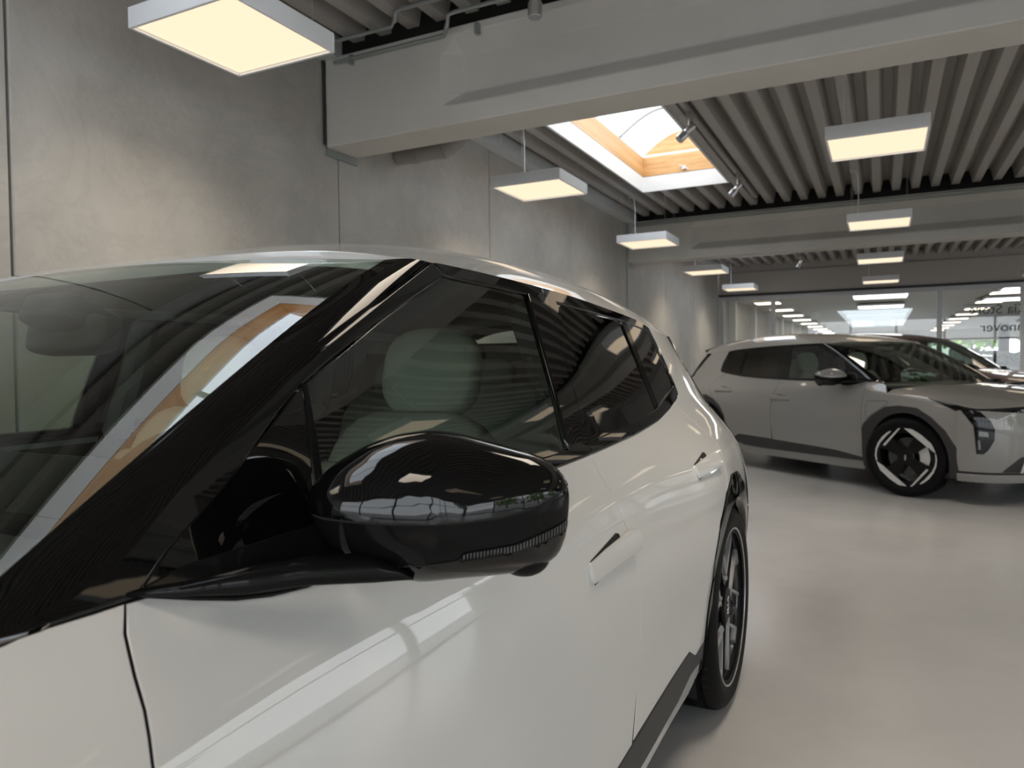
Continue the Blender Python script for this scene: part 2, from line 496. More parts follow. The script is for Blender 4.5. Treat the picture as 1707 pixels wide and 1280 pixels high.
# window side of the hall (outside the frame): posts, sill, glazing
wr = box('wall_right', XR, XR + .25, YB, YF, 2.75, 3.6, 'wall_paint'); tag(wr, kind='structure')
for i, y in enumerate(np.arange(YB, YF + .1, 2.37)):
    box('mullion', XR, XR + .14, y - .045, y + .045, 0, 2.75, 'frame_alu', wr)
for y in np.arange(YB, YF - 2, 2.37): box('pane', XR + .066, XR + .074, y + .045, min(y + 2.325, YF), .12, 2.75, 'clear_glass', wr)
box('sill_rail', XR, XR + .14, YB, YF, 0, .12, 'frame_alu', wr)
box('transom', XR + .02, XR + .12, YB, YF, 2.05, 2.11, 'frame_alu', wr)
wb = box('wall_front', WX - .25, XR + .25, YB - .25, YB, 3.12, 3.6, 'wall_paint'); tag(wb, kind='structure')
for x in np.arange(WX, XR + .1, 1.9): box('mullion', x - .045, x + .045, YB - .14, YB, 0, 3.12, 'frame_alu', wb)
for x in np.arange(WX, XR - 1, 1.9): box('pane', x + .045, x + 1.855, YB - .074, YB - .066, .12, 3.12, 'clear_glass', wb)
box('sill_rail', WX, XR, YB - .14, YB, 0, .12, 'frame_alu', wb); box('transom', WX, XR, YB - .12, YB - .02, 2.05, 2.11, 'frame_alu', wb)

# roof deck: trapezoidal sheet, ribs along the hall, open at the skylights
PITCH = .2085
NR = 56
X0 = WX + .02
SKX = (X0 + 3 * PITCH + .024, X0 + 8 * PITCH - .024)       # skylight opening across the hall
SKY = [(-1.45, 2.13), (5.20, 8.72), (11.55, 15.07)]
prof = [(0.0, 0), (.082, 0), (.112, .135), (.178, .135), (.2085, 0)]
bm = bmesh.new()
def deck_strip(x, y0, y1):
    vs0 = [bm.verts.new((x + px, y0, ZD + pz)) for px, pz in prof]; vs1 = [bm.verts.new((x + px, y1, ZD + pz)) for px, pz in prof]
    for i in range(4): bm.faces.new((vs0[i], vs0[i + 1], vs1[i + 1], vs1[i]))
for k in range(NR):
    x = X0 + k * PITCH
    if x + PITCH > SKX[0] + .005 and x < SKX[1] - .005:
        ys = [YB] + [y + d for s in SKY for y, d in zip(s, (-.024, .024))] + [YF]
        for a, b in zip(ys[::2], ys[1::2]): deck_strip(x, a, b)
    else:
        deck_strip(x, YB, YF)
ceiling = from_bm('ceiling', bm, 'deck_paint'); tag(ceiling, kind='structure')
sol = ceiling.modifiers.new('sheet', 'SOLIDIFY'); sol.thickness = .004; sol.offset = 1
# roof above the sheet (keeps the sky out), pierced by the skylight curbs
bm = bmesh.new()
def slab(x0, x1, y0, y1): bx(bm, x0, x1, y0, y1, 3.42, 3.62)
slab(WX - .3, SKX[0] - .05, YB - .3, YF + .3); slab(SKX[1] + .05, XR + .3, YB - .3, YF + .3)
ys = [YB - .3] + [y + d for s in SKY for y, d in zip(s, (-.05, .05))] + [YF + .3]
for a, b in zip(ys[::2], ys[1::2]): slab(SKX[0] - .05, SKX[1] + .05, a, b)
tag(from_bm('roof', bm, 'wall_paint'), kind='structure')

# grey closing angle where deck meets the wall
tag(box('trim_1', WX, WX + .13, YB, YF, 3.17, 3.30, 'zinc_trim'), kind='structure')

# ---- concrete beams with recessed web
def beam(yc, label):
    """yc: front edge of the soffit"""
    w = .30; dep = .105; ztop = 3.185
    bm = bmesh.new()
    xa, xb = WX + .012, XR
    prof = [(0, ZS_), (0, 2.729), (dep, 2.828), (dep, 3.050), (0, 3.136), (0, ztop), (w, ztop), (w, 3.136), (w - dep, 3.050), (w - dep, 2.828), (w, 2.729), (w, ZS_)]
    solid = [(0, ZS_), (0, 2.729), (0, 2.82), (0, 3.03), (0, 3.136), (0, ztop), (w, ztop), (w, 3.136), (w, 3.03), (w, 2.82), (w, 2.729), (w, ZS_)]
    st = [(xa, solid), (-2.36, solid), (-2.262, prof), (XR - 1.0, prof), (XR - .88, solid), (xb, solid)]
    rings = [[bm.verts.new((x, yc + p[0], p[1])) for p in pr] for x, pr in st]
    n = len(prof)
    for A, B in zip(rings[:-1], rings[1:]):
        for k in range(n): bm.faces.new((A[k], A[(k + 1) % n], B[(k + 1) % n], B[k]))
    bm.faces.new(rings[0]); bm.faces.new(rings[-1][::-1])
    o = from_bm('roof_beam', bm, 'beam_concrete')
    bv = o.modifiers.new('edge', 'BEVEL'); bv.width = .008; bv.segments = 2; bv.limit_method = 'ANGLE'; bv.angle_limit = R(20)
    tag(o, label, 'beam', 'concrete roof beams')
    # added black filler, painting the shade of the voids between beam and deck
    global NVOIDFILL
    NVOIDFILL += 1
    tag(box('trim_%d' % NVOIDFILL, WX + .02, XR - .02, yc + .03, yc + .27, ztop + .001, 3.415, 'void_black'), kind='structure')
    return o
NVOIDFILL = 40
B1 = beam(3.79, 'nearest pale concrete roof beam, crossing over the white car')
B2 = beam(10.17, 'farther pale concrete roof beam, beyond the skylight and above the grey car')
for yb, lb in ((3.79, 'thin rusty bearing strip under the wall end of the nearest roof beam'), (10.17, 'thin bearing strip under the wall end of the farther roof beam')):
    o = box('bearing_strip', WX - .001, WX + .022, yb + .0, yb + .31, ZS_ - .05, ZS_ - .001, 'galv'); tag(o, lb, 'bracket')

# ---- glazed partition ahead
wk = box('wall_back', WX, XR, YF, YF + .22, 2.66, 3.6, 'header_paint'); tag(wk, kind='structure')
t2 = box('trim_2', WX, XR, YF - .03, YF + .0, 2.615, 2.66, 'matte_black'); tag(t2, kind='structure')
posts = [WX + .06, -2.12, .99, 2.36, 4.6, 6.5, XR - .06]
for i, (a, b) in enumerate(zip(posts[:-1], posts[1:])):
    w = empty('window_%d' % (i + 1), ((a + b) / 2, YF + .08, 0)); tag(w, kind='structure')
    cx, cy = (a + b) / 2, YF + .08
    hw = (b - a) / 2
    box('frame', -hw - .045, -hw + .045, -.05, .05, 0, 2.62, 'frame_alu', w)
    box('frame', -hw + .045, hw - .045, -.05, .05, 2.53, 2.62, 'frame_alu', w)
    box('frame', -hw + .045, hw - .045, -.05, .05, 0, .08, 'frame_alu', w)
    box('pane', -hw + .045, hw - .045, -.004, .004, .08, 2.53, 'clear_glass', w)
# lettering on the glass, read from the other side
def lettering(txt, x, z, size, label):
    cu = bpy.data.curves.new('txt', 'FONT'); cu.body = txt; cu.size = size; cu.extrude = .001; cu.align_x = 'RIGHT'
    tmp = bpy.data.objects.new('txt', cu); COL.objects.link(tmp)
    bpy.context.view_layer.update()
    dg = bpy.context.evaluated_depsgraph_get()
    me = bpy.data.meshes.new_from_object(tmp.evaluated_get(dg)); bpy.data.objects.remove(tmp)
    for v in me.vertices: v.co = Vector((-v.co.x, .0, v.co.y)) + Vector((0, -v.co.z, 0))
    me.materials.clear()
    o = link('glass_lettering', me, 'ink', None, (x, YF + .068, z)); tag(o, label, 'lettering')
    return o
lettering('Kia Store', 1.48, 2.05, .25, 'dark mirrored letters on the glass partition, upper line')
lettering('Hannover', 1.67, 1.71, .25, 'dark mirrored letters on the glass partition, lower line')

# ---- second hall beyond the glass
tag(box('wall_left.001', WX - .25, WX - .05, YF + .22, 44, 0, 3.2, 'wall_paint'), kind='structure')
for k, y in enumerate(np.arange(18.2, 43, 3.1)):
    tag(box('trim_%d' % (3 + k), WX - .06, WX + .10, y, y + .22, 0, 2.9, 'white_trim'), kind='structure')
bm = bmesh.new()
for (a, b, c, d) in ((WX - .2, -1.29, YF + .2, 44), (.80, XR + 4, YF + .2, 44), (-1.29, .80, YF + .2, 25.0), (-1.29, .80, 38.6, 44)):
    bx(bm, a, b, c, d, 2.72, 2.92)
tag(from_bm('ceiling.001', bm, 'soffit_paint'), kind='structure')
sk = empty('skylight_strip', (-.245, 31.8, 2.72)); tag(sk, 'long pale skylight strip in the ceiling of the hall beyond the glass', 'skylight')
for k in range(4):
    box('pane', -1.045, 1.045, -6.8 + k * 3.4 + .05, -3.4 + k * 3.4 - .05, .20, .21, 'dome_glass', sk)
for k in range(5):
    box('glazing_bar', -1.045, 1.045, -6.8 + k * 3.4 - .05, -6.8 + k * 3.4 + .05, .05, .2, 'white_trim', sk)
tag(box('wall_right.001', XR + 4, XR + 4.2, YF, 44, 0, 3.2, 'wall_paint'), kind='structure')
# far glazed front of the second hall
we = box('wall_back.001', WX, XR + 4, 44, 44.2, 2.15, 3.2, 'white_trim'); tag(we, kind='structure')
for k, x in enumerate(np.arange(WX, XR + 4, 1.45)):
    box('mullion', x - .03, x + .03, 44.0, 44.1, 0, 2.15, 'frame_alu', we)
    if x + 1.42 < XR + 4: box('pane', x + .03, x + 1.42, 44.046, 44.054, 0, 2.15, 'clear_glass', we)
for k, x in enumerate((4.75, 7.9)):
    tag(box('column', x - .20, x + .20, 38.6, 39.0, 0, 2.72, 'dark_cladding', bevel=.02), ['dark square column near the far windows of the hall beyond the glass', 'second dark square column at the far right of the hall beyond the glass'][k], 'column')

# ---- outside
tag(box('ground', -60, 90, -50, 120, -.4, -.13, 'asphalt'), kind='structure')
def tree(x, y, h, r, label, n=260):
    t = empty('tree', (x, y, -.13)); tag(t, label, 'tree', 'trees outside the windows')
    tube_obj('trunk', [(0, 0, 0), (.05, .03, h * .4), (.0, .0, h * .7)], [.14, .11, .05], 'bark', t, 8)
    bm = bmesh.new(); rnd = random.Random(int(x * 31 + y * 7))
    for k in range(n):
        th, ph = rnd.uniform(0, 6.283), math.acos(rnd.uniform(-1, 1)); rr = r * rnd.uniform(.45, 1) 
        c = Vector((rr * math.sin(ph) * math.cos(th), rr * math.sin(ph) * math.sin(th), h * .68 + .75 * rr * math.cos(ph)))
        s = rnd.uniform(.16, .34)
        M_ = Matrix.Rotation(rnd.uniform(0, 6.28), 3, Vector((rnd.uniform(-1, 1), rnd.uniform(-1, 1), rnd.uniform(-1, 1))).normalized())
        q = [bm.verts.new(c + M_ @ Vector(p) * s) for p in ((-1, -.6, 0), (.2, -.9, .1), (1, 0, 0), (.2, .9, .15), (-1, .6, .0))]
        bm.faces.new(q)
    f = from_bm('foliage', bm, 'leaf', t); f['kind'] = 'stuff'
for i, (x, y, h, r, lb) in enumerate([(5.0, 55, 4.2, 1.8, 'bright green round tree outside the far windows, left of the dark column'),
        (9.8, 56, 4.6, 2.3, 'bright green tree outside the far windows, right of the dark column'),
        (2.6, 62, 5.0, 2.0, 'pale green tree farthest outside the far windows'),
        (12.8, 60, 5, 2.5, 'broad green tree outside at the far right'),
        (16, 3, 4.5, 2.2, 'green tree outside the side windows, opposite the white car'),
        (17, 9, 5.2, 2.4, 'taller green tree outside the side windows'),
        (18, -3, 4.8, 2.3, 'green tree outside the side windows, behind the viewer'),
        (21, 15, 5.5, 2.6, 'green tree outside the side windows, beyond the grey car')]): tree(x, y, h, r, lb)
for k, (y, hh, lb) in enumerate([(-2, 5.0, 'pale low building outside the side windows, behind the viewer'), (16, 6.0, 'pale taller building outside the side windows')]):
    b = empty('building', (34, y, -.13)); tag(b, lb, 'building')
    box('wall', 0, 6, -8, 8, 0, hh, 'soffit_paint', b)
    for j in range(6): box('window', -.06, 0, -6.9 + j * 2.4, -5.4 + j * 2.4, 1.4, 2.9, 'lens_grey', b)

# ================================================================== LUMINAIRES
def make_lamp():
    t = empty('pendant_panel_lamp')
    bm = bmesh.new(); s = .30
    # housing: open tray with a lip
    for (a, b, c, d) in ((-s, s, -s, -s + .014), (-s, s, s - .014, s), (-s, -s + .014, -s + .014, s - .014), (s - .014, s, -s + .014, s - .014)):
        bx(bm, a, b, c, d, 0, .088, .002, 1)
    bx(bm, -s + .01, s - .01, -s + .01, s - .01, .074, .086)
    from_bm('housing', bm, 'lamp_white', t)
    bm = bmesh.new(); q = s - .016
    bx(bm, -q, q, -q, q, .012, .02, .003, 1)
    from_bm('diffuser', bm, 'lamp_glow', t)
    for (x, y) in ((-.26, -.2), (.26, -.2), (.26, .2), (-.26, .2)):
        tube_obj('suspension_wire', [(x, y, .088), (x, y, ZD - ZS_ + .002)], .0012, 'steel', t, 5)
    tube_obj('power_cord', [(-.2, .12, .088), (-.2, .12, .45), (-.21, .12, .58), (-.235, .12, .625), (-.26, .12, .60), (-.275, .12, .615), (-.28, .12, ZD - ZS_ + .002)], .005, 'lamp_white', t, 6)
    return t
lamp0 = make_lamp()
lamp_rows = [(-2.535, [-.83, 2.378, 5.59, 8.73, 11.98, 15.15]), (-.04, [-.85, 2.33, 5.53, 8.73, 11.93, 15.15]), (2.455, [-.85, 2.33, 5.53, 8.73, 11.93, 15.15]), (4.95, [-.85, 2.33, 5.53, 8.73, 11.93, 15.15])]
names = {(0, 1): 'square white panel lamp hanging closest, top left above the windscreen', (0, 2): 'square white panel lamp hanging by the wall just behind the nearest beam',
 (0, 3): 'square panel lamp of the wall row hanging in front of the farther beam', (0, 4): 'square panel lamp of the wall row just past the farther beam', (0, 5): 'last square panel lamp of the wall row, nearest the glass partition',
 (1, 2): 'largest square panel lamp of the right row, against the ribbed ceiling', (1, 3): 'square panel lamp of the right row in front of the farther beam', (1, 4): 'square panel lamp of the right row just past the farther beam', (1, 5): 'last square panel lamp of the right row, nearest the glass partition'}
first = True
ldat = bpy.data.lights.new('lamp_light', 'AREA'); ldat.shape = 'SQUARE'; ldat.size = .56; ldat.energy = LAMP_POWER; ldat.color = LAMP_RGB; ldat.spread = R(124)   # prismatic cover: little light beyond 65 degrees from straight down
for r, (x, ysr) in enumerate(lamp_rows):
    for k, y in enumerate(ysr):
        o = lamp0 if first else copy_tree(lamp0); first = False
        o.location = (x, y, ZS_)
        tag(o, names.get((r, k), 'square white panel lamp out of view, row %s, %s' % (['by the wall', 'over the aisle', 'second from the windows', 'by the windows'][r], ['just behind the viewer', 'overhead', 'third ahead', 'fourth ahead', 'fifth ahead', 'last ahead'][k])), 'lamp', 'square pendant panel lamps')
        l = bpy.data.objects.new('lamp_light', ldat); COL.objects.link(l); l.parent = o; l.location = (0, 0, .011)
# panel lights of the hall beyond the glass
bm = bmesh.new(); bx(bm, -.3, .3, -.3, .3, .0, .08, .003, 1); me_h = bpy.data.meshes.new('h'); bm.to_mesh(me_h); bm.free(); me_h.materials.append(MATS['lamp_white'])
bm = bmesh.new(); bx(bm, -.28, .28, -.28, .28, -.006, .0); me_d = bpy.data.meshes.new('d'); bm.to_mesh(me_d); bm.free(); me_d.materials.append(MATS['warm_glow'])
bm = bmesh.new(); bx(bm, -.54, .54, -.5, .5, -.006, .0); me_w = bpy.data.meshes.new('w'); bm.to_mesh(me_w); bm.free(); me_w.materials.append(MATS['cool_glow'])
bm = bmesh.new(); bx(bm, -.57, .57, -.53, .53, .0, .06, .003, 1); me_v = bpy.data.meshes.new('v'); bm.to_mesh(me_v); bm.free(); me_v.materials.append(MATS['lamp_white'])
ordn = ['nearest', 'second', 'third', 'fourth', 'fifth', 'sixth', 'seventh', 'eighth', 'ninth']
for (x, y0, dy, n, hm, dm, lb) in ((-2.55, 19.2, 2.85, 9, me_h, me_d, 'warm panel light along the wall beyond the glass, %s from the partition'),
        (2.4, 19.2, 2.85, 9, me_h, me_d, 'warm panel light right of the skylight strip beyond the glass, %s from the partition'),
        (6.3, 19.2, 2.85, 8, me_h, me_d, 'warm panel light of the far right row beyond the glass, %s from the partition'),
        (-.06, 18.7, 3.6, 2, me_v, me_w, 'large cool white panel light in front of the skylight strip, %s from the partition'),
        (2.75, 18.0, 3.4, 2, me_v, me_w, 'large cool white panel light behind the right pane, %s from the partition')):
    for k in range(n):
        yy = y0 + k * dy + (1.2 if hm is me_v and False else 0)
        t = empty('ceiling_panel_light', (x + (.35 if hm is me_h else 0) * 0, yy, 2.62)); tag(t, lb % ordn[k], 'light', 'panel lights beyond the glass')
        link('housing', hm, None, t); link('diffuser', dm, None, t)

# ================================================================== SKYLIGHTS
def skylight(y0, y1, label):
    x0, x1 = SKX
    t = empty('skylight', ((x0 + x1) / 2, (y0 + y1) / 2, ZD)); tag(t, label, 'skylight', 'skylights in the roof deck')
    hx, hy = (x1 - x0) / 2, (y1 - y0) / 2
    def ring(name, th, z0, z1, m):
        for (a, b, c, d) in ((-hx - th, -hx, -hy - th, hy + th), (hx, hx + th, -hy - th, hy + th), (-hx, hx, -hy - th, -hy), (-hx, hx, hy, hy + th)):
            box(name, a, b, c, d, z0, z1, m, t)
    ring('lining_board', .022, -.012, .168, 'white_trim')
    ring('seal_strip', .012, .168, .174, 'matte_black')
    for (a, b, c, d) in ((-hx - .03, -hx - .0, -hy, hy), (hx + .0, hx + .03, -hy, hy), (-hx - .03, hx + .03, -hy - .03, -hy), (-hx - .03, hx + .03, hy, hy + .03)):
        box('wooden_frame_board', a, b, c, d, .174, .400, 'pine', t)
    ring('dome_rim', .03, .400, .425, 'white_trim')
    # arched translucent dome in segments, with arched bars
    n = 4
    for k in range(n):
        ya, yb = -hy + 2 * hy * k / n, -hy + 2 * hy * (k + 1) / n
        me = grid_mesh('dome_pane', lambda s, q, ya=ya, yb=yb: (-hx + 2 * hx * s, ya + (yb - ya) * q, .425 + .24 * math.sin(math.pi * s)), 14, 1)
        link('dome_pane', me, 'dome_glass', t)
    for k in range(1, n):
        y = -hy + 2 * hy * k / n
        tube_obj('arched_bar', [(-hx + 2 * hx * s / 14, y, .42 + .24 * math.sin(math.pi * s / 14)) for s in range(15)], .022, 'zinc_trim', t, 8)
    for y in (-hy, hy):      # end gables in wood
        bm = bmesh.new(); pts = [(-hx + 2 * hx * s / 14, .425 + .24 * math.sin(math.pi * s / 14)) for s in range(15)]
        prism(bm, pts, 0, .02, lambda p, a: (p[0], y + (a if y > 0 else -a), p[1]))
        from_bm('end_board', bm, 'pine', t)
    box('latch', -.02, .02, hy - .03, hy, .20, .24, 'steel', t); tube_obj('latch_arm', [(0, hy - .03, .22), (-.05, hy - .05, .25), (.06, hy - .04, .19)], .006, 'steel', t, 6)
    return t
skylight(*SKY[0], 'wood-framed skylight over the white car, seen only as a reflection in its windscreen')
skylight(*SKY[1], 'wood-framed skylight with white lining, open to view between the two roof beams')
skylight(*SKY[2], 'distant skylight showing as a thin bright strip past the farther beam')

# track and spotlights beside the skylight
def spot(x, y, label, tilt, up=False):
    t = empty('track_spotlight', (x, y, ZD)); tag(t, label, 'spotlight', 'track spotlights')
    box('adapter', -.02, .02, -.06, .06, -.078, -.0355, 'pvc_grey', t, bevel=.006)
    tube_obj('stem', [(0, 0, -.075), (0, 0, -.12), (0, -.01, -.15)], .009, 'steel', t, 8)
    c = Vector((0, -.01, -.17)); d = Vector((math.sin(tilt) * -.75, math.sin(tilt) * -.4, -math.cos(tilt))).normalized()
    bm = bmesh.new(); tube(bm, [c - d * .05, c - d * .045, c + d * .035, c + d * .04], [.02, .03, .03, .026], 16)
    tube(bm, [c + d * .045, c + d * .115, c + d * .118], [.037, .037, .033], 16)
    from_bm('head', bm, 'steel', t, angle=40)
    bm = bmesh.new(); tube(bm, [c + d * .119, c + d * .121], .030, 16); from_bm('lens', bm, 'lens_clear', t)
for k, (yy0, yy1, lb) in enumerate(((4.2, 9.6, 'grey lighting track beside the open skylight'), (-2.0, 3.4, 'grey lighting track in the near bay'), (10.6, 16, 'grey lighting track in the far bay'))):
    tag(box('lighting_track', -1.44, -1.40, yy0, yy1, ZD - .035, ZD - .001, 'pvc_grey'), lb, 'track', 'lighting tracks')
spot(-1.42, 6.1, 'steel spotlight on the track, in front of the bright skylight glass', .9)
spot(-1.42, 8.35, 'steel spotlight on the track at the far corner of the skylight', .8)
spot(-1.42, 15.2, 'small spotlight near the glass partition, past the farther beam', .6)
spot(-1.60, 3.50, 'grey cylindrical spotlight hanging in front of the nearest beam at the top edge', .02)

# conduits on the beams
def conduit(name, pts, r, label):
    o = tube_obj(name, pts, r, 'galv', None, 8); tag(o, label, 'conduit', 'metal conduits')
    return o
conduit('metal_conduit', [(WX + .1, 3.66, 3.21), (-2.62, 3.66, 3.21), (-2.585, 3.64, 3.238), (-2.555, 3.6, 3.20), (-2.53, 3.57, 3.238), (-2.49, 3.56, 3.238), (XR - .1, 3.56, 3.238)], .012, 'upper metal conduit with a kinked fitting along the nearest beam')
conduit('metal_conduit', [(WX + .1, 3.775, 3.14), (-2.33, 3.775, 3.14), (-2.295, 3.75, 3.185), (-2.265, 3.71, 3.15), (-2.24, 3.68, 3.20), (-2.2, 3.675, 3.205), (XR - .1, 3.675, 3.205)], .012, 'lower metal conduit with a kinked fitting on the face of the nearest beam')
conduit('metal_conduit', [(WX + .1, 10.155, 3.15), (XR - .1, 10.155, 3.15)], .012, 'thin metal conduit along the top of the farther beam')
conduit('metal_conduit', [(WX + .1, 10.155, 3.115), (XR - .1, 10.155, 3.115)], .009, 'lower thin metal conduit along the top of the farther beam')
conduit('metal_conduit', [(WX + .3, YF - .02, 3.13), (XR - .1, YF - .02, 3.13)], .012, 'thin metal conduit on the wall above the glass partition')
for k, x in enumerate((-3.02, -2.1, -.6, 1.2)):
    tag(box('conduit_clip', x - .012, x + .012, 3.758, 3.79, 3.10, 3.16, 'galv'), 'small conduit clip on the nearest beam, %s from the wall' % ordn[k], 'clip', 'conduit clips')
tag(tube_obj('cable_in_corner', [(WX + .012, 3.775, 3.19), (WX + .012, 3.775, 2.9), (WX + .012, 3.775, 2.63)], .009, 'matte_black'), 'dark cable in the corner between wall and nearest beam', 'cable')
tag(tube_obj('cable_in_corner', [(WX + .012, 10.155, 3.19), (WX + .012, 10.155, 0.05)], .014, 'galv'), 'grey conduit running down the wall at the farther beam', 'cable')
# drain pipe behind the nearest beam
bm = bmesh.new()
tube(bm, [(-3.25, 4.6, 2.755), (-2.86, 4.6, 2.755), (-2.80, 4.6, 2.765), (-2.735, 4.6, 2.80), (-2.70, 4.6, 2.86), (-2.69, 4.6, 2.95), (-2.69, 4.6, 3.25)], .066, 20)
dp = from_bm('drain_pipe', bm, 'pvc_grey', angle=50); tag(dp, 'grey drain pipe with an elbow behind the nearest beam', 'pipe')
for p in ((-3.10, 4.6, 2.755), (-2.86, 4.6, 2.755)):
    bm = bmesh.new(); tube(bm, [(p[0] - .025, p[1], p[2]), (p[0] + .025, p[1], p[2])], .073, 20); from_bm('pipe_collar', bm, 'pvc_grey', dp, angle=50)

# ================================================================== THE CARS
def belt(u):   # lower edge of the window line
    return float(np.interp(u, [.3, .5, .9, 1.4, 1.57, 1.9, 2.19, 2.4, 2.6], [.985, .987, .985, .988, .992, 1.002, 1.018, 1.04, 1.072]))
TR = 2 * math.pi
def arc(cx, cz, r, a0, a1, n):
    return [(cx + r * math.cos(a0 + (a1 - a0) * k / n), cz + r * math.sin(a0 + (a1 - a0) * k / n)) for k in range(n + 1)]
SHUT1 = [(.497, .986), (.488, .964), (.482, .934), (.479, .91), (.471, .874), (.464, .80), (.461, .7), (.460, .55), (.459, .30), (.459, .255)]
SHUT2 = [(1.567, .9915), (1.567, .94), (1.579, .888), (1.597, .821), (1.61, .774), (1.62, .675), (1.623, .603), (1.624, .498), (1.616, .372), (1.605, .26)]
RDOOR = [(2.50, 1.052), (2.57, 1.012), (2.637, .972), (2.678, .925), (2.672, .885), (2.63, .85), (2.60, .80)]
def arch_poly(cu):   # outer edge of the wheel-arch cladding, from front-bottom over the top to rear-bottom (u increasing)
    return [(cu - .452, .215), (cu - .452, .30), (cu - .441, .45), (cu - .362, .60), (cu - .25, .70), (cu - .117, .772), (cu + .06, .785), (cu + .20, .768), (cu + .33, .69), (cu + .43, .61), (cu + .452, .56), (cu + .455, .40), (cu + .455, .215)]
def arch_rear(cu):
    return [(cu - .322, .215), (cu - .322, .32), (cu - .326, .46), (cu - .322, .56), (cu - .26, .66), (cu - .13, .755), (cu, .795), (cu + .16, .785), (cu + .29, .72), (cu + .36, .62), (cu + .385, .50), (cu + .39, .36), (cu + .39, .215)]

def wheel_mesh_tyre():
    bm = bmesh.new()
    pr = [(.0, .245), (.006, .268), (.012, .288), (.010, .31), (-.004, .332), (-.022, .342)]
    tread = []
    for a in (-.040, -.085, -.13, -.175):
        tread += [(a + .006, .345), (a + .005, .339), (a - .005, .339), (a - .006, .345)]
    pr2 = [(-.193, .342), (-.208, .332), (-.222, .31), (-.22, .285), (-.212, .255), (-.205, .235)]
    lathe(bm, pr + tread + pr2, 'x', 72)
    bmesh.ops.recalc_face_normals(bm, faces=bm.faces)
    # tread sipes
    for k in range(72):
        t0 = TR * k / 72
        for a0, a1 in ((-.022, -.034), (-.181, -.193)):
            pass
    me = bpy.data.meshes.new('tyre'); bm.to_mesh(me); bm.free()
    me.polygons.foreach_set('use_smooth', [True] * len(me.polygons)); me.set_sharp_from_angle(angle=R(35))
    me.materials.append(MATS['rubber'])
    return me
TYRE = wheel_mesh_tyre()
def bm_mesh(name, bm, m, angle=35):
    bmesh.ops.recalc_face_normals(bm, faces=bm.faces)
    me = bpy.data.meshes.new(name); bm.to_mesh(me); bm.free()
    me.polygons.foreach_set('use_smooth', [True] * len(me.polygons)); me.set_sharp_from_angle(angle=R(angle))
    me.materials.append(MATS[m]); return me
def sipes_mesh():
    bm = bmesh.new()
    for k in range(60):
        t = TR * k / 60
        for (a0, a1, sh) in ((-.012, -.034, .0), (-.203, -.181, .0)):
            d = Vector((0, math.cos(t), math.sin(t))); q = Vector((0, -math.sin(t), math.cos(t)))
            vs = []
            for a, r in ((a0, .3375), (a1, .3452)):
                for s in (-.0035, .0035): vs.append(bm.verts.new(Vector((a, 0, 0)) + d * r + q * s + d * .0015))
            bm.faces.new((vs[0], vs[1], vs[3], vs[2]))
    return bm_mesh('tread_grooves', bm, 'void_black')
SIPES = sipes_mesh()
bm = bmesh.new(); lathe(bm, [(.004, .262), (-.004, .264), (-.012, .256), (-.02, .246), (-.10, .232), (-.19, .235), (-.205, .25), (-.205, .24)], 'x', 64); BARREL = bm_mesh('rim', bm, 'rim_dark')
bm = bmesh.new(); lathe(bm, [(.001, .2575), (.0055, .2605), (.0055, .265), (.001, .268)], 'x', 64); LIP = bm_mesh('rim_lip', bm, 'rim_grey')
bm = bmesh.new(); lathe(bm, [(-.065, .08), (-.065, .165), (-.09, .165), (-.09, .08)], 'x', 48, closed=True); DISC = bm_mesh('brake_disc', bm, 'rim_dark')
def P2(p, a): return (a, p[0], p[1])
def caliper():
    bm = bmesh.new(); pts = arc(0, 0, .185, -.45, .45, 8) + arc(0, 0, .105, .45, -.45, 8)
    prism(bm, pts, -.04, -.11, P2); return bm_mesh('brake_caliper', bm, 'rim_silver')
CALIPER = caliper()
def rotp(p, a): return (p[0] * math.cos(a) - p[1] * math.sin(a), p[0] * math.sin(a) + p[1] * math.cos(a))
def spoke5():
    """five pairs of slim spokes from a pentagon centre, dark with machined edges"""
    dark, bright = bmesh.new(), bmesh.new()
    for k in range(5):
        a = TR * k / 5 + math.pi / 2
        for sgn in (-1, 1):
            A = rotp((.055, sgn * .05), a); B = rotp((.238, sgn * .055 - sgn * .03), a)
            c0 = [(.05, .062), (.05, .036), (.235, .012), (.243, .062)]
            prism(dark, [rotp((x, sgn * y), a) for x, y in c0], -.022, -.050, P2)
            e = [(.06, .064), (.06, .055), (.24, .056), (.243, .068)]
            prism(bright, [rotp((x, sgn * y), a) for x, y in e], -.016, -.03, P2)
        w = [(.238, -.062), (.205, -.066), (.20, -.105), (.222, -.115)]
        prism(bright, [rotp(p, a) for p in w], -.014, -.03, P2)
    return bm_mesh('spokes', dark, 'rim_dark'), bm_mesh('machined_edge', bright, 'rim_grey')
SP_DARK, SP_BRIGHT = spoke5()
def cap_mesh():
    bm = bmesh.new(); lathe(bm, [(-.05, .078), (-.020, .074), (-.012, .066), (-.010, .0005)], 'x', 5); return bm_mesh('hub_cap', bm, 'satin_black', 20)
CAP = cap_mesh()
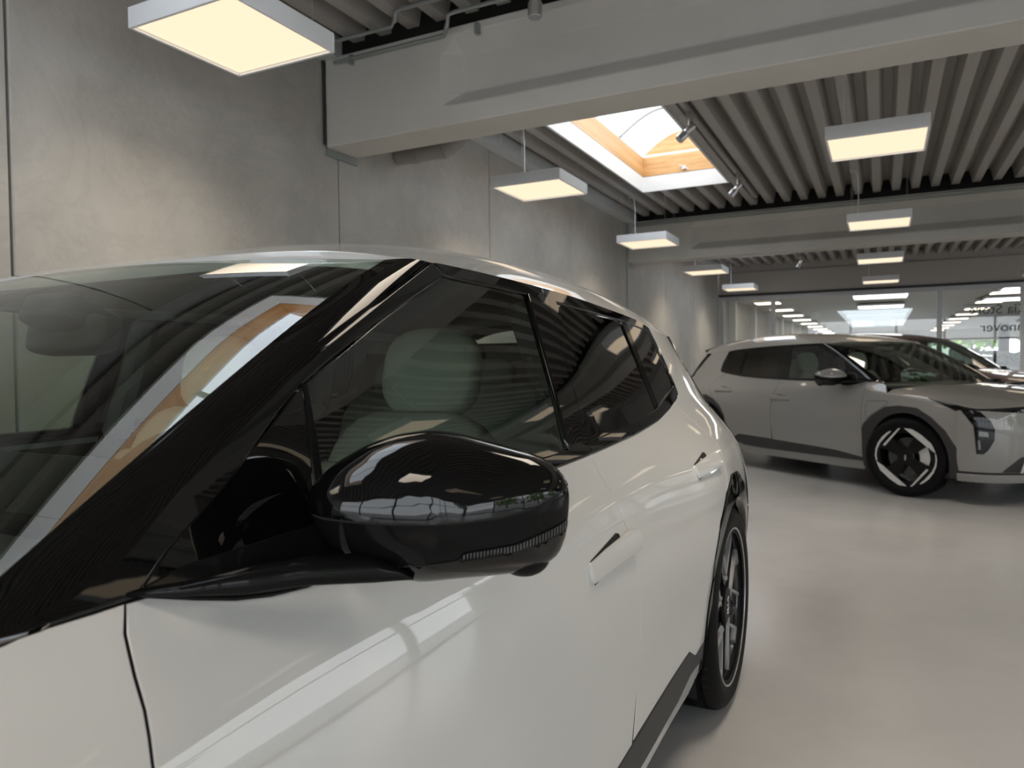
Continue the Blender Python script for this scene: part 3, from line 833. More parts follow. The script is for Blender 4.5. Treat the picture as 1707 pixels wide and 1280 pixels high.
def logo_mesh(s, m, a=-.0085):
    """joined angular letters of the wheel badge: K, I and a barless A"""
    bm = bmesh.new()
    def st(p, q, w=.10):
        p, q = Vector(p), Vector(q); d = (q - p).normalized(); n = Vector((-d.y, d.x)) * w / 2
        prism(bm, [((p + n).x * s, (p + n).y * s), ((q + n).x * s, (q + n).y * s), ((q - n).x * s, (q - n).y * s), ((p - n).x * s, (p - n).y * s)], a, a - .002, lambda p_, q_: (q_, p_[0], p_[1]))
    st((-1.1, -.35), (-1.1, .35)); st((-1.08, -.1), (-.55, .35)); st((-.85, .05), (-.45, -.35)); st((-.45, -.35), (0, .35)); st((0, .35), (0, -.35)); st((0, -.35), (.0, -.3)); st((.25, -.35), (.62, .35)); st((.62, .35), (1.0, -.35))
    return bm_mesh('badge', bm, m)
LOGO_W = logo_mesh(.026, 'logo_white')
def aero_pieces():
    Rr = .252; out = []
    def sc(l): return [(x * Rr, y * Rr) for x, y in l]
    big = [(-.045, .995), (.21, .975), (.5, .80), (.824, .52), (.925, .30), (.955, .21), (.767, .338)]
    cres = [(.97, .19), (1.0, .0), (.98, -.22), (.90, -.45), (.76, -.66), (.60, -.81), (.475, -.885), (.48, -.84), (.62, -.70), (.84, -.42), (.93, -.2), (.955, .0), (.93, .18)]
    bar = [(-.225, .985), (-.165, .985), (-.67, .345), (-.735, .375)]
    for nm, pl in (('silver_blade', big), ('silver_crescent', cres), ('silver_bar', bar)):
        bm = bmesh.new(); prism(bm, sc(pl), .004, -.012, P2); out.append((nm, bm_mesh(nm, bm, 'rim_silver')))
    bm = bmesh.new()
    for k in range(4):
        a = math.pi / 4 + k * math.pi / 2 + .12
        prism(bm, [rotp(p, a) for p in [(.05, -.035), (.05, .035), (.16, .055), (.232, .105), (.245, .0), (.232, -.105), (.16, -.055)]], -.008, -.035, P2)
    for k in range(4):
        a = k * math.pi / 2 + .12
        prism(bm, [rotp(p, a) for p in [(.206, -.11), (.206, .11), (.236, .07), (.242, 0), (.236, -.07)]], -.004, -.02, P2)
    blk = bm_mesh('wheel_cover', bm, 'satin_black')
    bm = bmesh.new(); lathe(bm, [(-.04, .075), (-.006, .07), (-.002, .062), (.0, .0005)], 'x', 32); cap = bm_mesh('hub_cap', bm, 'satin_black')
    return out, blk, cap
AERO, AERO_BLK, AERO_CAP = aero_pieces()
LOGO_A = logo_mesh(.020, 'logo_white', .0025)

def make_wheel(parent, v, u, style, mirror, spin=0.0, steer=0.0):
    t = link('tyre', TYRE, None, parent); t.location = (v, u, .345)
    t.rotation_euler = (0, 0, (math.pi if mirror else 0) + steer)
    link('tread_grooves', SIPES, None, t)
    link('rim', BARREL, None, t)
    link('brake_disc', DISC, None, t)
    c = link('brake_caliper', CALIPER, None, t); c.rotation_euler = (math.pi * .9 if not mirror else .1, 0, 0)
    if style == 'spoke':
        link('rim_lip', LIP, None, t)
        for me in (SP_DARK, SP_BRIGHT, CAP): o = link(me.name.split('.')[0], me, None, t); o.rotation_euler = (spin, 0, 0)
        o = link('badge', LOGO_W, None, t); o.rotation_euler = (spin + .9, 0, 0); o.location.x = -.0005
    else:
        for nm, me in AERO:
            for k in (0, math.pi): o = link(nm, me, None, t); o.rotation_euler = (spin + k, 0, 0)
        o = link('wheel_cover', AERO_BLK, None, t); o.rotation_euler = (spin, 0, 0)
        o = link('hub_cap', AERO_CAP, None, t)
        o = link('badge', LOGO_A, None, t); o.rotation_euler = (math.pi / 2, 0, 0)
    return t

def rounded(name, size, m, parent, loc=(0, 0, 0), rot=(0, 0, 0), bev=.3, taper=None):
    bm = bmesh.new(); bmesh.ops.create_cube(bm, size=1.0)
    bmesh.ops.bevel(bm, geom=list(bm.edges), offset=bev, segments=4, affect='EDGES', profile=.5)
    for v in bm.verts:
        if taper: k = 1 + taper * v.co.z; v.co.x *= k
        v.co = Vector((v.co.x * size[0], v.co.y * size[1], v.co.z * size[2]))
    o = from_bm(name, bm, m, parent, smooth=True); o.location = loc; o.rotation_euler = rot
    return o

def make_car(name, M, wheel_style, steer=0.0, spin=(0.2, .55), interior=True, arch_mat='gloss_black', clad_mat='dark_cladding', mirror_mat='gloss_black'):
    car = empty(name)
    def P(nm, outline, fn, m, parent=car, mirrors=(False, True), **kw):
        objs = []
        for mi in mirrors:
            me = panel_mesh(nm, outline, fn, mirror=mi, gap_shade=(m == 'paint' and nm not in ('roof_panel', 'sill', 'front_lip', 'door_handle', 'charge_flap')), **kw)
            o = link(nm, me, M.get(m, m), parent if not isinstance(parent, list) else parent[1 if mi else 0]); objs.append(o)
            if 'gap_shade_from' in me:      # flange faces painted black as the shade inside the panel gaps
                me.materials.append(MATS['void_black']); k0 = me['gap_shade_from']
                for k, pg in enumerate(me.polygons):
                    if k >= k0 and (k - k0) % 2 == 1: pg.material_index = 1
        return objs
    g = .0030
    af, ar = arch_poly(0.0), arch_rear(2.68)
    # ---------------- fenders
    top = [(.497, .986), (.40, .986), (.32, .983), (.27, .955), (.235, .915), (.22, .893)] + [(u, float(zhl(u)[0])) for u in (.12, -.05, -.2, -.32, -.42)]
    out = top + [(-.45, .80), (-.455, .60), (-.452, .45)] + [p for p in af[2:11]] + [(.452, .30)] + SHUT1[::-1][1:-1]
    out = top + [(-.45, .79), (-.462, .60), (-.452, .455)] + af[3:12] + [(.456, .30)] + SHUT1[::-1][2:-1]
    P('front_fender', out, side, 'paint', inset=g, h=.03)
    # ---------------- front doors
    bl = [(u, belt(u)) for u in (.6, .8, 1.0, 1.2, 1.4)]
    clad_top = [(1.606, .358), (1.2, .345), (.9, .335), (.76, .328), (.46, .292)]
    out = [SHUT1[0]] + bl + SHUT2[:-2] + clad_top + SHUT1[::-1][1:-1]
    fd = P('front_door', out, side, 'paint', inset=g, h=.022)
    # ---------------- rear doors
    bl = [(u, belt(u)) for u in (1.75, 1.9, 2.05, 2.19, 2.35)]
    out = [SHUT2[0]] + bl + RDOOR + [(2.555, .765)] + [(2.43, .684), (2.365, .58), (2.352, .46), (2.356, .345)] + [(2.22, .330), (2.135, .372), (1.616, .362)] + SHUT2[::-1][2:-1]
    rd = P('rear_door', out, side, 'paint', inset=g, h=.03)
    # ---------------- rear quarter
    ub = [(3.2, .60), (3.2, .75), (3.2, .9), (3.18, 1.0), (3.12, 1.1), (3.04, 1.2), (2.97, 1.28), (2.93, 1.30)]
    trim_r = [(2.56, 1.318), (2.585, 1.30), (2.61, 1.235), (2.633, 1.161), (2.63, 1.085), (2.60, 1.066)]
    out = [(2.56, 1.312), (2.75, float(ztrim(2.75)[0])), (2.93, float(ztrim(2.93)[0]))] + ub[::-1][1:] + [(3.07, .60)] + ar[::-1][3:9] + [(2.555, .765)] + RDOOR[::-1] + [(2.55, 1.058)] + trim_r[::-1][:-1]
    out = out[:-1] + [(2.585, 1.30)]
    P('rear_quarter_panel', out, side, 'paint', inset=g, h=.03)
    # ---------------- sills and side cladding
    P('sill', [(.459, .286), (.459, .175), (1.0, .170), (1.8, .172), (2.25, .195), (2.355, .24), (2.356, .29), (2.19, .292), (2.06, .262), (1.8, .252), (1.2, .258)], side, 'paint', inset=g, h=.03, off=-.004)
    P('side_cladding', [(.459, .288), (.459, .262), (1.2, .255), (1.8, .249), (2.06, .258), (2.18, .291), (2.356, .286), (2.357, .345), (2.22, .327), (2.135, .37), (1.606, .357), (.9, .333), (.76, .326)], side, 'clad', off=.003, h=.04)
    # ---------------- wheel arch cladding
    inner = arc(0, .345, .388, math.pi + .33, -.33, 28)
    P('wheel_arch_trim', af + [(.375, .215)] + inner[::-1] + [(-.375, .215)], side, 'arch', off=.006, h=.03, flange=.03, edge=.004)
    inner = [(2.68 + a, b) for a, b in arc(0, .345, .372, math.pi + .30, -.30, 28)]
    P('wheel_arch_trim', [(2.68 - .318, .22), (2.68 - .318, .32)] + ar[2:] + [(2.68 + .36, .22)] + inner[::-1] + [(2.68 - .357, .24)], side, 'arch', off=.006, h=.03, flange=.03, edge=.004)
    # ---------------- roof
    xs = np.linspace(0, 1, 9)
    def hdr(v): return .978 + .080 * (abs(v) / .662) ** 2.2
    fr = [(hdr(v) + .006, v) for v in np.linspace(-.655, .655, 21)]
    rs = [(u, float(vrail(np.array([u]))[0]) - .004) for u in (1.175, 1.4, 1.7, 2.0, 2.3, 2.6, 2.9, 3.1)]
    rear_e = [(3.16, .42), (3.20, .2), (3.21, 0), (3.20, -.2), (3.16, -.42)]
    P('roof_panel', fr + rs + rear_e + [(u, -v) for u, v in rs[::-1]], roof, 'paint', mirrors=(False,), out=(0, 0, 1), h=.045)
    if interior:
        P('headliner', [(hdr(v) + .03, v) for v in np.linspace(-.56, .56, 9)] + [(u, v - .05) for u, v in rs] + [(u, -v + .05) for u, v in rs[::-1]], roof, 'headliner', mirrors=(False,), out=(0, 0, -1), off=.035, h=.12, flange=0)
    # ---------------- windscreen and pillars
    P('windscreen', [(0, w) for w in np.linspace(-1, 1, 15)] + [(1, w) for w in np.linspace(1, -1, 15)], windscreen, 'windscreen', mirrors=(False,), out=(0, -1, 1), scale=(1.0, .7), h=.04, flange=.004)
    P('windscreen_pillar', [(0, .0), (.05, 0), (.3, 0), (.6, 0), (1.0, 0), (1.0, 1), (.8, 1), (.6, 1), (.4, 1), (.2, 1), (0.05, 1), (0, 1)], apillar, 'gloss_black', out=(.6, -.5, .6), scale=(.85, .11), h=.02, flange=.012, edge=.004)
    # header corner cover between pillar and roof rail
    # ---------------- door frame, sail panel, window trims
    lineA = [(.42, .988), (.5, 1.017), (.572, 1.067), (.709, 1.148), (.779, 1.186), (.975, 1.2755), (1.17, 1.361)]
    lineB = [(.507, .990), (.55, 1.022), (.62, 1.064), (.766, 1.167), (.97, 1.256), (1.186, 1.341)]
    P('door_frame_front', smooth_line(lineA, 3) + smooth_line(lineB[::-1], 3), side, 'gloss_black', off=.001, h=.02, flange=.01, parent=fd, edge=.003)
    def dish(Pq):
        q = side(Pq); d = np.exp(-(((Pq[:, 0] - .67) / .075) ** 2 + ((Pq[:, 1] - 1.03) / .055) ** 2)); q[:, 0] -= .009 * d; return q
    P('sail_panel', [(.512, .990), (.553, 1.020), (.622, 1.061), (.762, 1.160), (.752, 1.10), (.738, 1.0), (.72, .988)], dish, 'gloss_black', off=.0015, h=.012, flange=.006, parent=fd)
    P('mirror_foot_plate', [(.503, .990), (.56, .972), (.60, .961), (.64, .954), (.69, .950), (.75, .953), (.78, .985), (.775, 1.004), (.70, 1.004), (.56, 1.0)], side, 'satin_black', off=.0045, h=.02, flange=.006, parent=fd, edge=.002)
    P('window_edge_strip', [(.766, 1.164), (.772, 1.164), (.765, 1.1), (.752, .992), (.742, .992), (.755, 1.1)], side, 'satin_black', off=.003, h=.03, flange=.004, parent=fd)
    P('front_window', [(.772, 1.162), (.97, 1.251), (1.186, 1.338), (1.35, 1.338), (1.515, 1.333), (1.458, .998), (1.1, .994), (.76, .994)], side, 'sideglass', off=-.004, h=.04, flange=.003, parent=fd)
    P('upper_window_trim', smooth_line([(1.172, 1.361), (1.33, 1.361), (1.61, 1.356)], 3) + [(1.61, 1.332), (1.52, 1.335), (1.35, 1.34), (1.192, 1.342)], side, 'gloss_black', off=.003, h=.03, flange=.008, parent=fd)
    P('upper_window_trim', smooth_line([(1.614, 1.356), (1.9, 1.349), (2.28, 1.334), (2.50, 1.319), (2.585, 1.302)], 3) + smooth_line([(2.63, 1.165), (2.628, 1.085), (2.60, 1.072)], 2) + [(2.575, 1.085), (2.605, 1.10), (2.607, 1.16), (2.568, 1.275), (2.54, 1.295), (2.28, 1.313), (1.614, 1.332)], side, 'gloss_black', off=.003, h=.03, flange=.008, parent=rd)
    P('belt_trim', [(u, belt(u) + .001) for u in (.74, .9, 1.1, 1.3, 1.45, 1.567)] + [(1.567, 1.012), (1.45, 1.008), (1.2, 1.006), (.9, 1.006), (.74, 1.006)], side, 'gloss_black', off=.004, h=.03, flange=.008, parent=fd, edge=.003)
    P('belt_trim', [(u, belt(u) + .001) for u in (1.571, 1.7, 1.9, 2.05, 2.19, 2.4, 2.6)] + [(2.60, 1.10), (2.40, 1.072), (2.24, 1.048), (2.0, 1.028), (1.571, 1.0135)], side, 'gloss_black', off=.004, h=.03, flange=.008, parent=rd, edge=.003)
    P('pillar_cover', [(1.522, 1.335), (1.612, 1.333), (1.567, 1.010), (1.466, 1.006)], side, 'gloss_black', off=.004, h=.03, flange=.008, parent=fd)
    P('pillar_cover', [(1.616, 1.333), (1.668, 1.331), (1.655, 1.014), (1.571, 1.012)], side, 'gloss_black', off=.004, h=.03, flange=.008, parent=rd)
    P('rear_window', [(1.66, 1.335), (1.9, 1.329), (2.245, 1.318), (2.255, 1.05), (2.0, 1.025), (1.645, 1.010)], side, 'privacy', off=-.003, h=.04, flange=.003, parent=rd)
    P('window_divider', [(2.235, 1.318), (2.292, 1.315), (2.262, 1.10), (2.262, 1.05), (2.236, 1.045), (2.236, 1.10)], side, 'satin_black', off=.002, h=.03, flange=.006, parent=rd)
    P('quarter_window', [(2.285, 1.316), (2.545, 1.302), (2.575, 1.27), (2.612, 1.16), (2.61, 1.10), (2.575, 1.082), (2.40, 1.068), (2.258, 1.045)], side, 'privacy', off=-.001, h=.03, flange=.003)
    # ---------------- door handles
    def bulge(Pq, u0, u1, z0, z1, amt):
        q = side(Pq); s = np.clip((Pq[:, 0] - u0) / (u1 - u0), 0, 1); t = np.clip((Pq[:, 1] - z0) / (z1 - z0), 0, 1)
        q[:, 0] += amt * (np.sin(np.pi * np.clip(t, 0, 1)) ** .5) * (.35 + .65 * s); return q
    for objs, (u0, zc) in ((fd, (1.35, .802)), (rd, (2.255, .866))):
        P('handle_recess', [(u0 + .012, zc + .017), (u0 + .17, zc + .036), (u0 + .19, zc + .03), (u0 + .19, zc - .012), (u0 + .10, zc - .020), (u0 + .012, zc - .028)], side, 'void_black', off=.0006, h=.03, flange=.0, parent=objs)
        P('door_handle', [(u0 + .0, zc + .012), (u0 + .1, zc + .020), (u0 + .24, zc + .027), (u0 + .275, zc + .022), (u0 + .285, zc + .002), (u0 + .27, zc - .017), (u0 + .13, zc - .016), (u0 + .004, zc - .020)], lambda q, u0=u0, zc=zc: bulge(q, u0, u0 + .28, zc - .035, zc + .042, .016), 'paint', off=.003, h=.012, flange=.014, parent=objs, edge=.003)
    # ---------------- mirrors
    for sx, mi in ((1, False), (-1, True)):
        make_mirror(fd[1 if mi else 0], mi, M.get(mirror_mat, mirror_mat))
    # ---------------- bonnet, cowl
    hs = [(u, float(S(np.array([u]), zhl(np.array([u])))[0]) - .004) for u in (.215, .1, -.05, -.2, -.32, -.42, -.5)]
    bp = bumper(np.stack([np.linspace(.72, 0, 12), np.full(12, .79)], 1))
    fe = [(float(p[1]) + .012, float(p[0]) * .985) for p in bp]
    back = [(.04 + .22 * (abs(v) / .74) ** 2, v) for v in np.linspace(-.74, .74, 15)]
    half = hs + fe
    out = half + [(u, -v) for u, v in half[::-1][1:]] + back
    P('bonnet', out, hood, 'paint', mirrors=(False,), out=(0, 0, 1), h=.04, edge=.004)
    def cowl(q):
        e = ws_edge(np.zeros(len(q))); w = q[:, 1] / .75; base = .05 + .27 * np.abs(w) ** 2
        return np.stack([q[:, 1], base + q[:, 0], .955 + .02 * q[:, 0] - .0 * w], 1)
    P('cowl', [(-.03, v) for v in np.linspace(-.76, .76, 11)] + [(.09, v) for v in np.linspace(.76, -.76, 11)], cowl, 'matte_black', mirrors=(False,), out=(0, 0, 1), h=.06)
    # ---------------- front bumper
    tb = .90
    lowz = .285
    up = [(t, .772 + 0 * t) for t in np.linspace(-tb, tb, 21)]
    lo = [(t, lowz) for t in np.linspace(tb, -tb, 21)]
    P('front_bumper', up + lo, bumper, 'paint', mirrors=(False,), out=(0, -1, 0), scale=(1.15, 1), h=.04)
    P('front_lip', [(t, .262) for t in np.linspace(-tb, tb, 21)] + [(t, .205) for t in np.linspace(tb, -tb, 21)], bumper, 'paint', mirrors=(False,), out=(0, -1, 0), scale=(1.15, 1), h=.04, off=.012)
    P('lower_grille_band', [(t, .29) for t in np.linspace(-tb, tb, 21)] + [(t, .25) for t in np.linspace(tb, -tb, 21)], bumper, 'matte_black', mirrors=(False,), out=(0, -1, 0), scale=(1.15, 1), h=.04, off=-.004)
    P('lower_grille', [(-.50, .29), (-.36, .40), (-.28, .425), (.28, .425), (.36, .40), (.50, .29)], bumper, 'matte_black', mirrors=(False,), out=(0, -1, 0), scale=(1.15, 1), h=.04, off=.006)
    P('grille_fin', [(.33, .285), (.345, .285), (.315, .405), (.30, .405)], bumper, 'chromeish', out=(0, -1, 0), scale=(1.15, 1), h=.04, off=.016)
    for k in range(3):
        P('grille_slat', [(-.27, .31 + k * .035), (.27, .31 + k * .035), (.27, .318 + k * .035), (-.27, .318 + k * .035)], bumper, 'lens_grey', mirrors=(False,), out=(0, -1, 0), scale=(1.15, 1), h=.05, off=.012)
    P('front_lamp_band', [(-.62, .772), (-.3, .782), (.3, .782), (.62, .772), (.3, .758), (-.3, .758)], bumper, 'gloss_black', mirrors=(False,), out=(0, -1, 0), scale=(1.15, 1), h=.05, off=.004)
    hl = P('headlamp', [(.90, .815), (.84, .785), (.70, .765), (.61, .70), (.575, .63), (.585, .54), (.635, .465), (.675, .432), (.735, .434), (.748, .60), (.755, .655), (.82, .73)], bumper, 'lens_dark', out=(.5, -1, 0), scale=(1.15, 1), h=.02, off=.006, flange=.02)
    P('headlamp_arm', [(-.19, .861), (-.30, .8425), (-.455, .806), (-.462, .755), (-.40, .782), (-.30, .822)], side, 'lens_dark', parent=hl, off=.004, h=.02, flange=.02)
    P('lamp_reflector', [(.635, .605), (.71, .612), (.715, .575), (.63, .570)], bumper, 'lens_grey', parent=hl, out=(.5, -1, 0), scale=(1.15, 1), h=.02, off=.008, flange=.002)
    P('lamp_light_guide', [(.705, .54), (.722, .54), (.718, .47), (.70, .468)], bumper, 'lens_grey', parent=hl, out=(.5, -1, 0), scale=(1.15, 1), h=.02, off=.008, flange=.002)
    # ---------------- charge flap on the fender (right side)
    fl = [(.41, .80), (.40, .815), (.16, .822), (.145, .81), (.145, .775), (.185, .765), (.30, .70), (.40, .63), (.41, .66)]
    if wheel_style == 'aero':
        fl = [(.415, .80), (.40, .818), (.20, .825), (.18, .812), (.178, .79), (.22, .77), (.33, .70), (.405, .645), (.415, .66)]
        P('charge_flap_gap', fl, side, 'void_black', mirrors=(True,), off=.0006, h=.03, flange=.0)
        P('charge_flap', fl, side, 'paint', mirrors=(True,), off=.0014, h=.03, flange=.0006, edge=.0005, inset=.0045)
    # ---------------- rear end
    P('rear_bumper', [(t, .60) for t in np.linspace(-.86, .86, 15)] + [(t, .22) for t in np.linspace(.86, -.86, 15)], tail, 'paint', mirrors=(False,), out=(0, 1, 0), scale=(1.15, 1), h=.06)
    P('tailgate', [(t, 1.0) for t in np.linspace(-.80, .80, 15)] + [(.84, .8)] + [(t, .61) for t in np.linspace(.84, -.84, 15)] + [(-.84, .8)], tail, 'paint', mirrors=(False,), out=(0, 1, 0), scale=(1.15, 1), h=.06)
    P('rear_screen', [(t, 1.285) for t in np.linspace(-.72, .72, 13)] + [(.80, 1.1)] + [(t, 1.01) for t in np.linspace(.82, -.82, 13)] + [(-.80, 1.1)], tail, 'screen', mirrors=(False,), out=(0, 1, 0), scale=(1.0, 1), h=.06)
    P('tail_lamp', [(.70, 1.03), (.775, 1.02), (.782, .90), (.775, .76), (.74, .74), (.73, .87)], tail, 'lens_dark', out=(.5, 1, 0), scale=(1.0, 1), h=.03, off=.005, flange=.02)
    P('roof_spoiler', [(3.06, v) for v in np.linspace(-.5, .5, 9)] + [(3.30, v) for v in np.linspace(.44, -.44, 9)], roof, 'gloss_black', mirrors=(False,), out=(0, 0, 1), off=.004, h=.05, flange=.03)
    P('rear_pillar_fin', [(2.95, 1.285), (3.04, 1.20), (3.12, 1.10), (3.2, 1.0), (3.22, 1.0), (3.17, 1.12), (3.10, 1.22), (3.02, 1.29)], side, 'gloss_black', off=.002, h=.03)
    # ---------------- underside, wheel wells, inner structure
    box('underbody', -.80, .80, -.55, 3.25, .19, .24, 'void_black', car)
    for cu in (0, 2.68):
        for sg in (-1, 1):
            def well(s, t, cu=cu, sg=sg):
                a = math.pi + .5 - (math.pi + 1.0) * s
                return (sg * (.60 + .27 * t), cu + .40 * math.cos(a), .345 + .40 * math.sin(a))
            link('wheel_well', grid_mesh('wheel_well', well, 20, 1), 'void_black', car)
            bm = bmesh.new(); prism(bm, arc(cu, .345, .40, -.5, math.pi + .5, 20), .60, .61, lambda p, a, sg=sg: (sg * a, p[0], p[1])); from_bm('wheel_well_wall', bm, 'void_black', car)
    P('inner_door_shell', [(.47, .22), (.47, .95), (.75, .975), (1.5, .975), (2.3, 1.0), (2.42, .95), (2.30, .60), (2.29, .22)], side, 'interior_dark', off=-.032, h=.12, flange=0)
    P('inner_quarter_shell', [(2.30, .80), (2.55, 1.02), (2.68, 1.08), (2.68, 1.25), (2.95, 1.25), (3.15, 1.0), (3.18, .7), (3.10, .80)], side, 'interior_dark', off=-.03, h=.12, flange=0)
    P('inner_fender_shell', [(.47, .60), (.47, .95), (.30, .93), (-.3, .80), (-.42, .70), (-.42, .5), (-.40, .45), (-.33, .60), (-.1, .76), (.15, .76), (.36, .65)], side, 'void_black', off=-.03, h=.12, flange=0)
    # ---------------- wheels
    make_wheel(car, .905, 0.0, wheel_style, False, spin[0], steer)
    make_wheel(car, -.905, 0.0, wheel_style, True, spin[0], steer)
    make_wheel(car, .908, 2.68, wheel_style, False, spin[1])
    make_wheel(car, -.908, 2.68, wheel_style, True, spin[1])
    if interior: make_interior(car, M)
    return car

# ---------------- door mirror: outline measured on an upright plane swept back outwards
MSIL = [(-.020, 1.042), (-.014, 1.055), (.008, 1.076), (.043, 1.096), (.078, 1.107), (.116, 1.112), (.149, 1.106), (.186, 1.095), (.231, 1.081), (.252, 1.069), (.264, 1.056), (.270, 1.041), (.269, 1.016), (.265, .99), (.256, .968), (.236, .955), (.20, .950), (.146, .948), (.092, .946), (.058, .966), (.024, .976), (.002, .990), (-.012, 1.011), (-.018, 1.027)]
def make_mirror(parent, mi, capm):
    A = np.array([-.546 + 1.376, .628 + .09]); B = np.array([-.326 + 1.376, .776 + .09])
    dv = (B - A) / np.linalg.norm(B - A); fw = np.array([dv[1], -dv[0]])       # forward-outward normal of the mirror plane
    seam = lambda s: float(np.interp(s, [-.02, .0, .076, .138, .184, .221, .27], [1.032, 1.029, 1.0265, 1.0255, 1.027, 1.033, 1.050]))
    seam2 = lambda s: float(np.interp(s, [-.02, .058, .138, .202, .27], [.970, .972, .979, .985, 1.000]))
    sil = densify(MSIL, .006)
    zt = lambda s: max([z for q, z in sil if abs(q - s) < .0045] or [1.03]); zb = lambda s: min([z for q, z in sil if abs(q - s) < .0045] or [1.03])
    def dome(P):
        """outline inflated forward: depth from distance to the outline"""
        d = np.sqrt(((P[:, None, :] - sil[None]) ** 2).sum(-1)).min(1) * inside(sil, P)
        k = np.clip(d / .062, 0, 1); dep = .085 * np.sqrt(np.clip(1 - (1 - k) ** 2, 0, 1))
        return dep
    # smooth analytic depth: ellipsoidal in (s, z)
    def depth(s, z):
        cs, cz = .128, 1.030
        a = math.atan2((z - cz) / .075, (s - cs) / .14)
        # radius to the outline along this direction
        d = np.array([math.cos(a) * .14, math.sin(a) * .075])
        lo, hi = 0.0, 2.5
        pts = np.array([[cs, cz]]) + np.linspace(.3, 1.6, 60)[:, None] * d
        ins = inside(sil, pts); k = np.linspace(.3, 1.6, 60)[ins].max() if ins.any() else .5
        r = math.hypot((s - cs) / .14, (z - cz) / .075) / k
        return r
    def to3(s, z, dep):
        p = A + dv * s + fw * dep
        return (p[0] * (-1 if mi else 1), p[1], z)
    # polar shell: rings from centre to outline
    cs, cz = .128, 1.028
    nA, nR = 96, 18
    kk = np.linspace(.2, 1.9, 400)
    rad = []
    for j in range(nA):
        a = TR * j / nA; d = np.array([math.cos(a) * .14, math.sin(a) * .075])
        ins = inside(sil, np.array([[cs, cz]]) + kk[:, None] * d); rad.append(kk[ins].max())
    rad = np.array(rad)
    rad = (np.roll(rad, 1) + 2 * rad + np.roll(rad, -1)) / 4
    shell = {'cap': [], 'mid': [], 'tray': []}
    def pt(i, j, dz=0.0):
        a = TR * (j % nA) / nA; r = math.sin(math.pi / 2 * i / nR); k = rad[j % nA] * r
        s, z = cs + math.cos(a) * .14 * k, cz + math.sin(a) * .075 * k
        # bonnet-like front: crest a little above the seam, undercut below
        dep = .088 * math.cos(math.pi / 2 * i / nR) ** .8 
        dep *= 1.0 - .25 * max(0, (s - .12) / .15) - .30 * max(0, (1.028 - z) / .08)
        return s, z, dep
    verts = []; idx = {}
    for i in range(nR + 1):
        for j in range(nA):
            idx[(i, j)] = len(verts); verts.append(pt(i, j))
    faces = []
    for i in range(nR):
        for j in range(nA):
            if i == 0: faces.append((idx[(0, 0)], idx[(1, j)], idx[(1, (j + 1) % nA)]))
            else: faces.append((idx[(i, j)], idx[(i + 1, j)], idx[(i + 1, (j + 1) % nA)], idx[(i, (j + 1) % nA)]))
    V3 = [to3(*v) for v in verts]
    # return of the shell towards the glass side
    back = []
    for j in range(nA):
        s, z, d_ = verts[idx[(nR, j)]]; back.append((s, z))
    bm = bmesh.new()
    bv = [bm.verts.new(p) for p in V3]
    for f in faces:
        try: bm.faces.new([bv[k] for k in dict.fromkeys(f)])
        except ValueError: pass
    b1 = [bm.verts.new(to3(s + (cs - s) * .02, z + (cz - z) * .02, -.025)) for s, z in back]
    b2 = [bm.verts.new(to3(s + (cs - s) * .10, z + (cz - z) * .10, -.040)) for s, z in back]
    b3 = [bm.verts.new(to3(s + (cs - s) * .12, z + (cz - z) * .14, -.028)) for s, z in back]
    for j in range(nA):
        k = (j + 1) % nA
        for X_, Y_ in (([bv[idx[(nR, q)]] for q in (j, k)], [b1[q] for q in (j, k)]), ([b1[j], b1[k]], [b2[j], b2[k]]), ([b2[j], b2[k]], [b3[j], b3[k]])):
            bm.faces.new((X_[0], X_[1], Y_[1], Y_[0]))
    # split at seams
    def cutz(bm, zfun, s0, s1):
        pass
    bmesh.ops.remove_doubles(bm, verts=bm.verts, dist=1e-5)
    bmesh.ops.recalc_face_normals(bm, faces=bm.faces)
    me_all = bpy.data.meshes.new('mm'); bm.to_mesh(me_all); bm.free()
    # assign faces to cap / mid / tray by their centre
    def sz(co):
        p = np.array([co[0] * (-1 if mi else 1), co[1]]) - A
        return float(p @ dv), co[2]
    groups = {'mirror_cap': [], 'mirror_housing': [], 'mirror_tray': []}
    for p in me_all.polygons:
        s, z = sz(p.center)
        groups['mirror_cap' if z > seam(s) else ('mirror_housing' if z > seam2(s) else 'mirror_tray')].append(p.index)
    mats = {'mirror_cap': capm, 'mirror_housing': 'satin_black', 'mirror_tray': 'gloss_black'}
    root = None
    vn = [tuple(v.normal) for v in me_all.vertices]
    for nm, pi in groups.items():
        used = {}; vs = []; fs = []; ns = []
        for k in pi:
            f = []
            for v in me_all.polygons[k].vertices:
                if v not in used:
                    used[v] = len(vs); co = list(me_all.vertices[v].co)
                    s, z = sz(co)
                    # snap vertices near the seams onto them
                    for fun in (seam, seam2):
                        if abs(z - fun(s)) < .0028: co[2] = fun(s)
                    n = Vector(vn[v]); co = Vector(co) + n * {'mirror_cap': .0018, 'mirror_housing': 0.0, 'mirror_tray': .001}[nm]
                    vs.append(tuple(co)); ns.append(n)
                f.append(used[v])
            fs.append(f)
        me = bpy.data.meshes.new(nm); me.from_pydata(vs, [], fs); me.polygons.foreach_set('use_smooth', [True] * len(fs)); me.update()
        me.normals_split_custom_set_from_vertices(ns)
        link(nm, me, mats[nm], parent)
    # mirror glass
    bm = bmesh.new(); prism(bm, [(s + (cs - s) * .13, z + (cz - z) * .15) for s, z in back], -.030, -.028, lambda p, a: to3(p[0], p[1], a)); from_bm('mirror_glass', bm, 'chrome', parent)
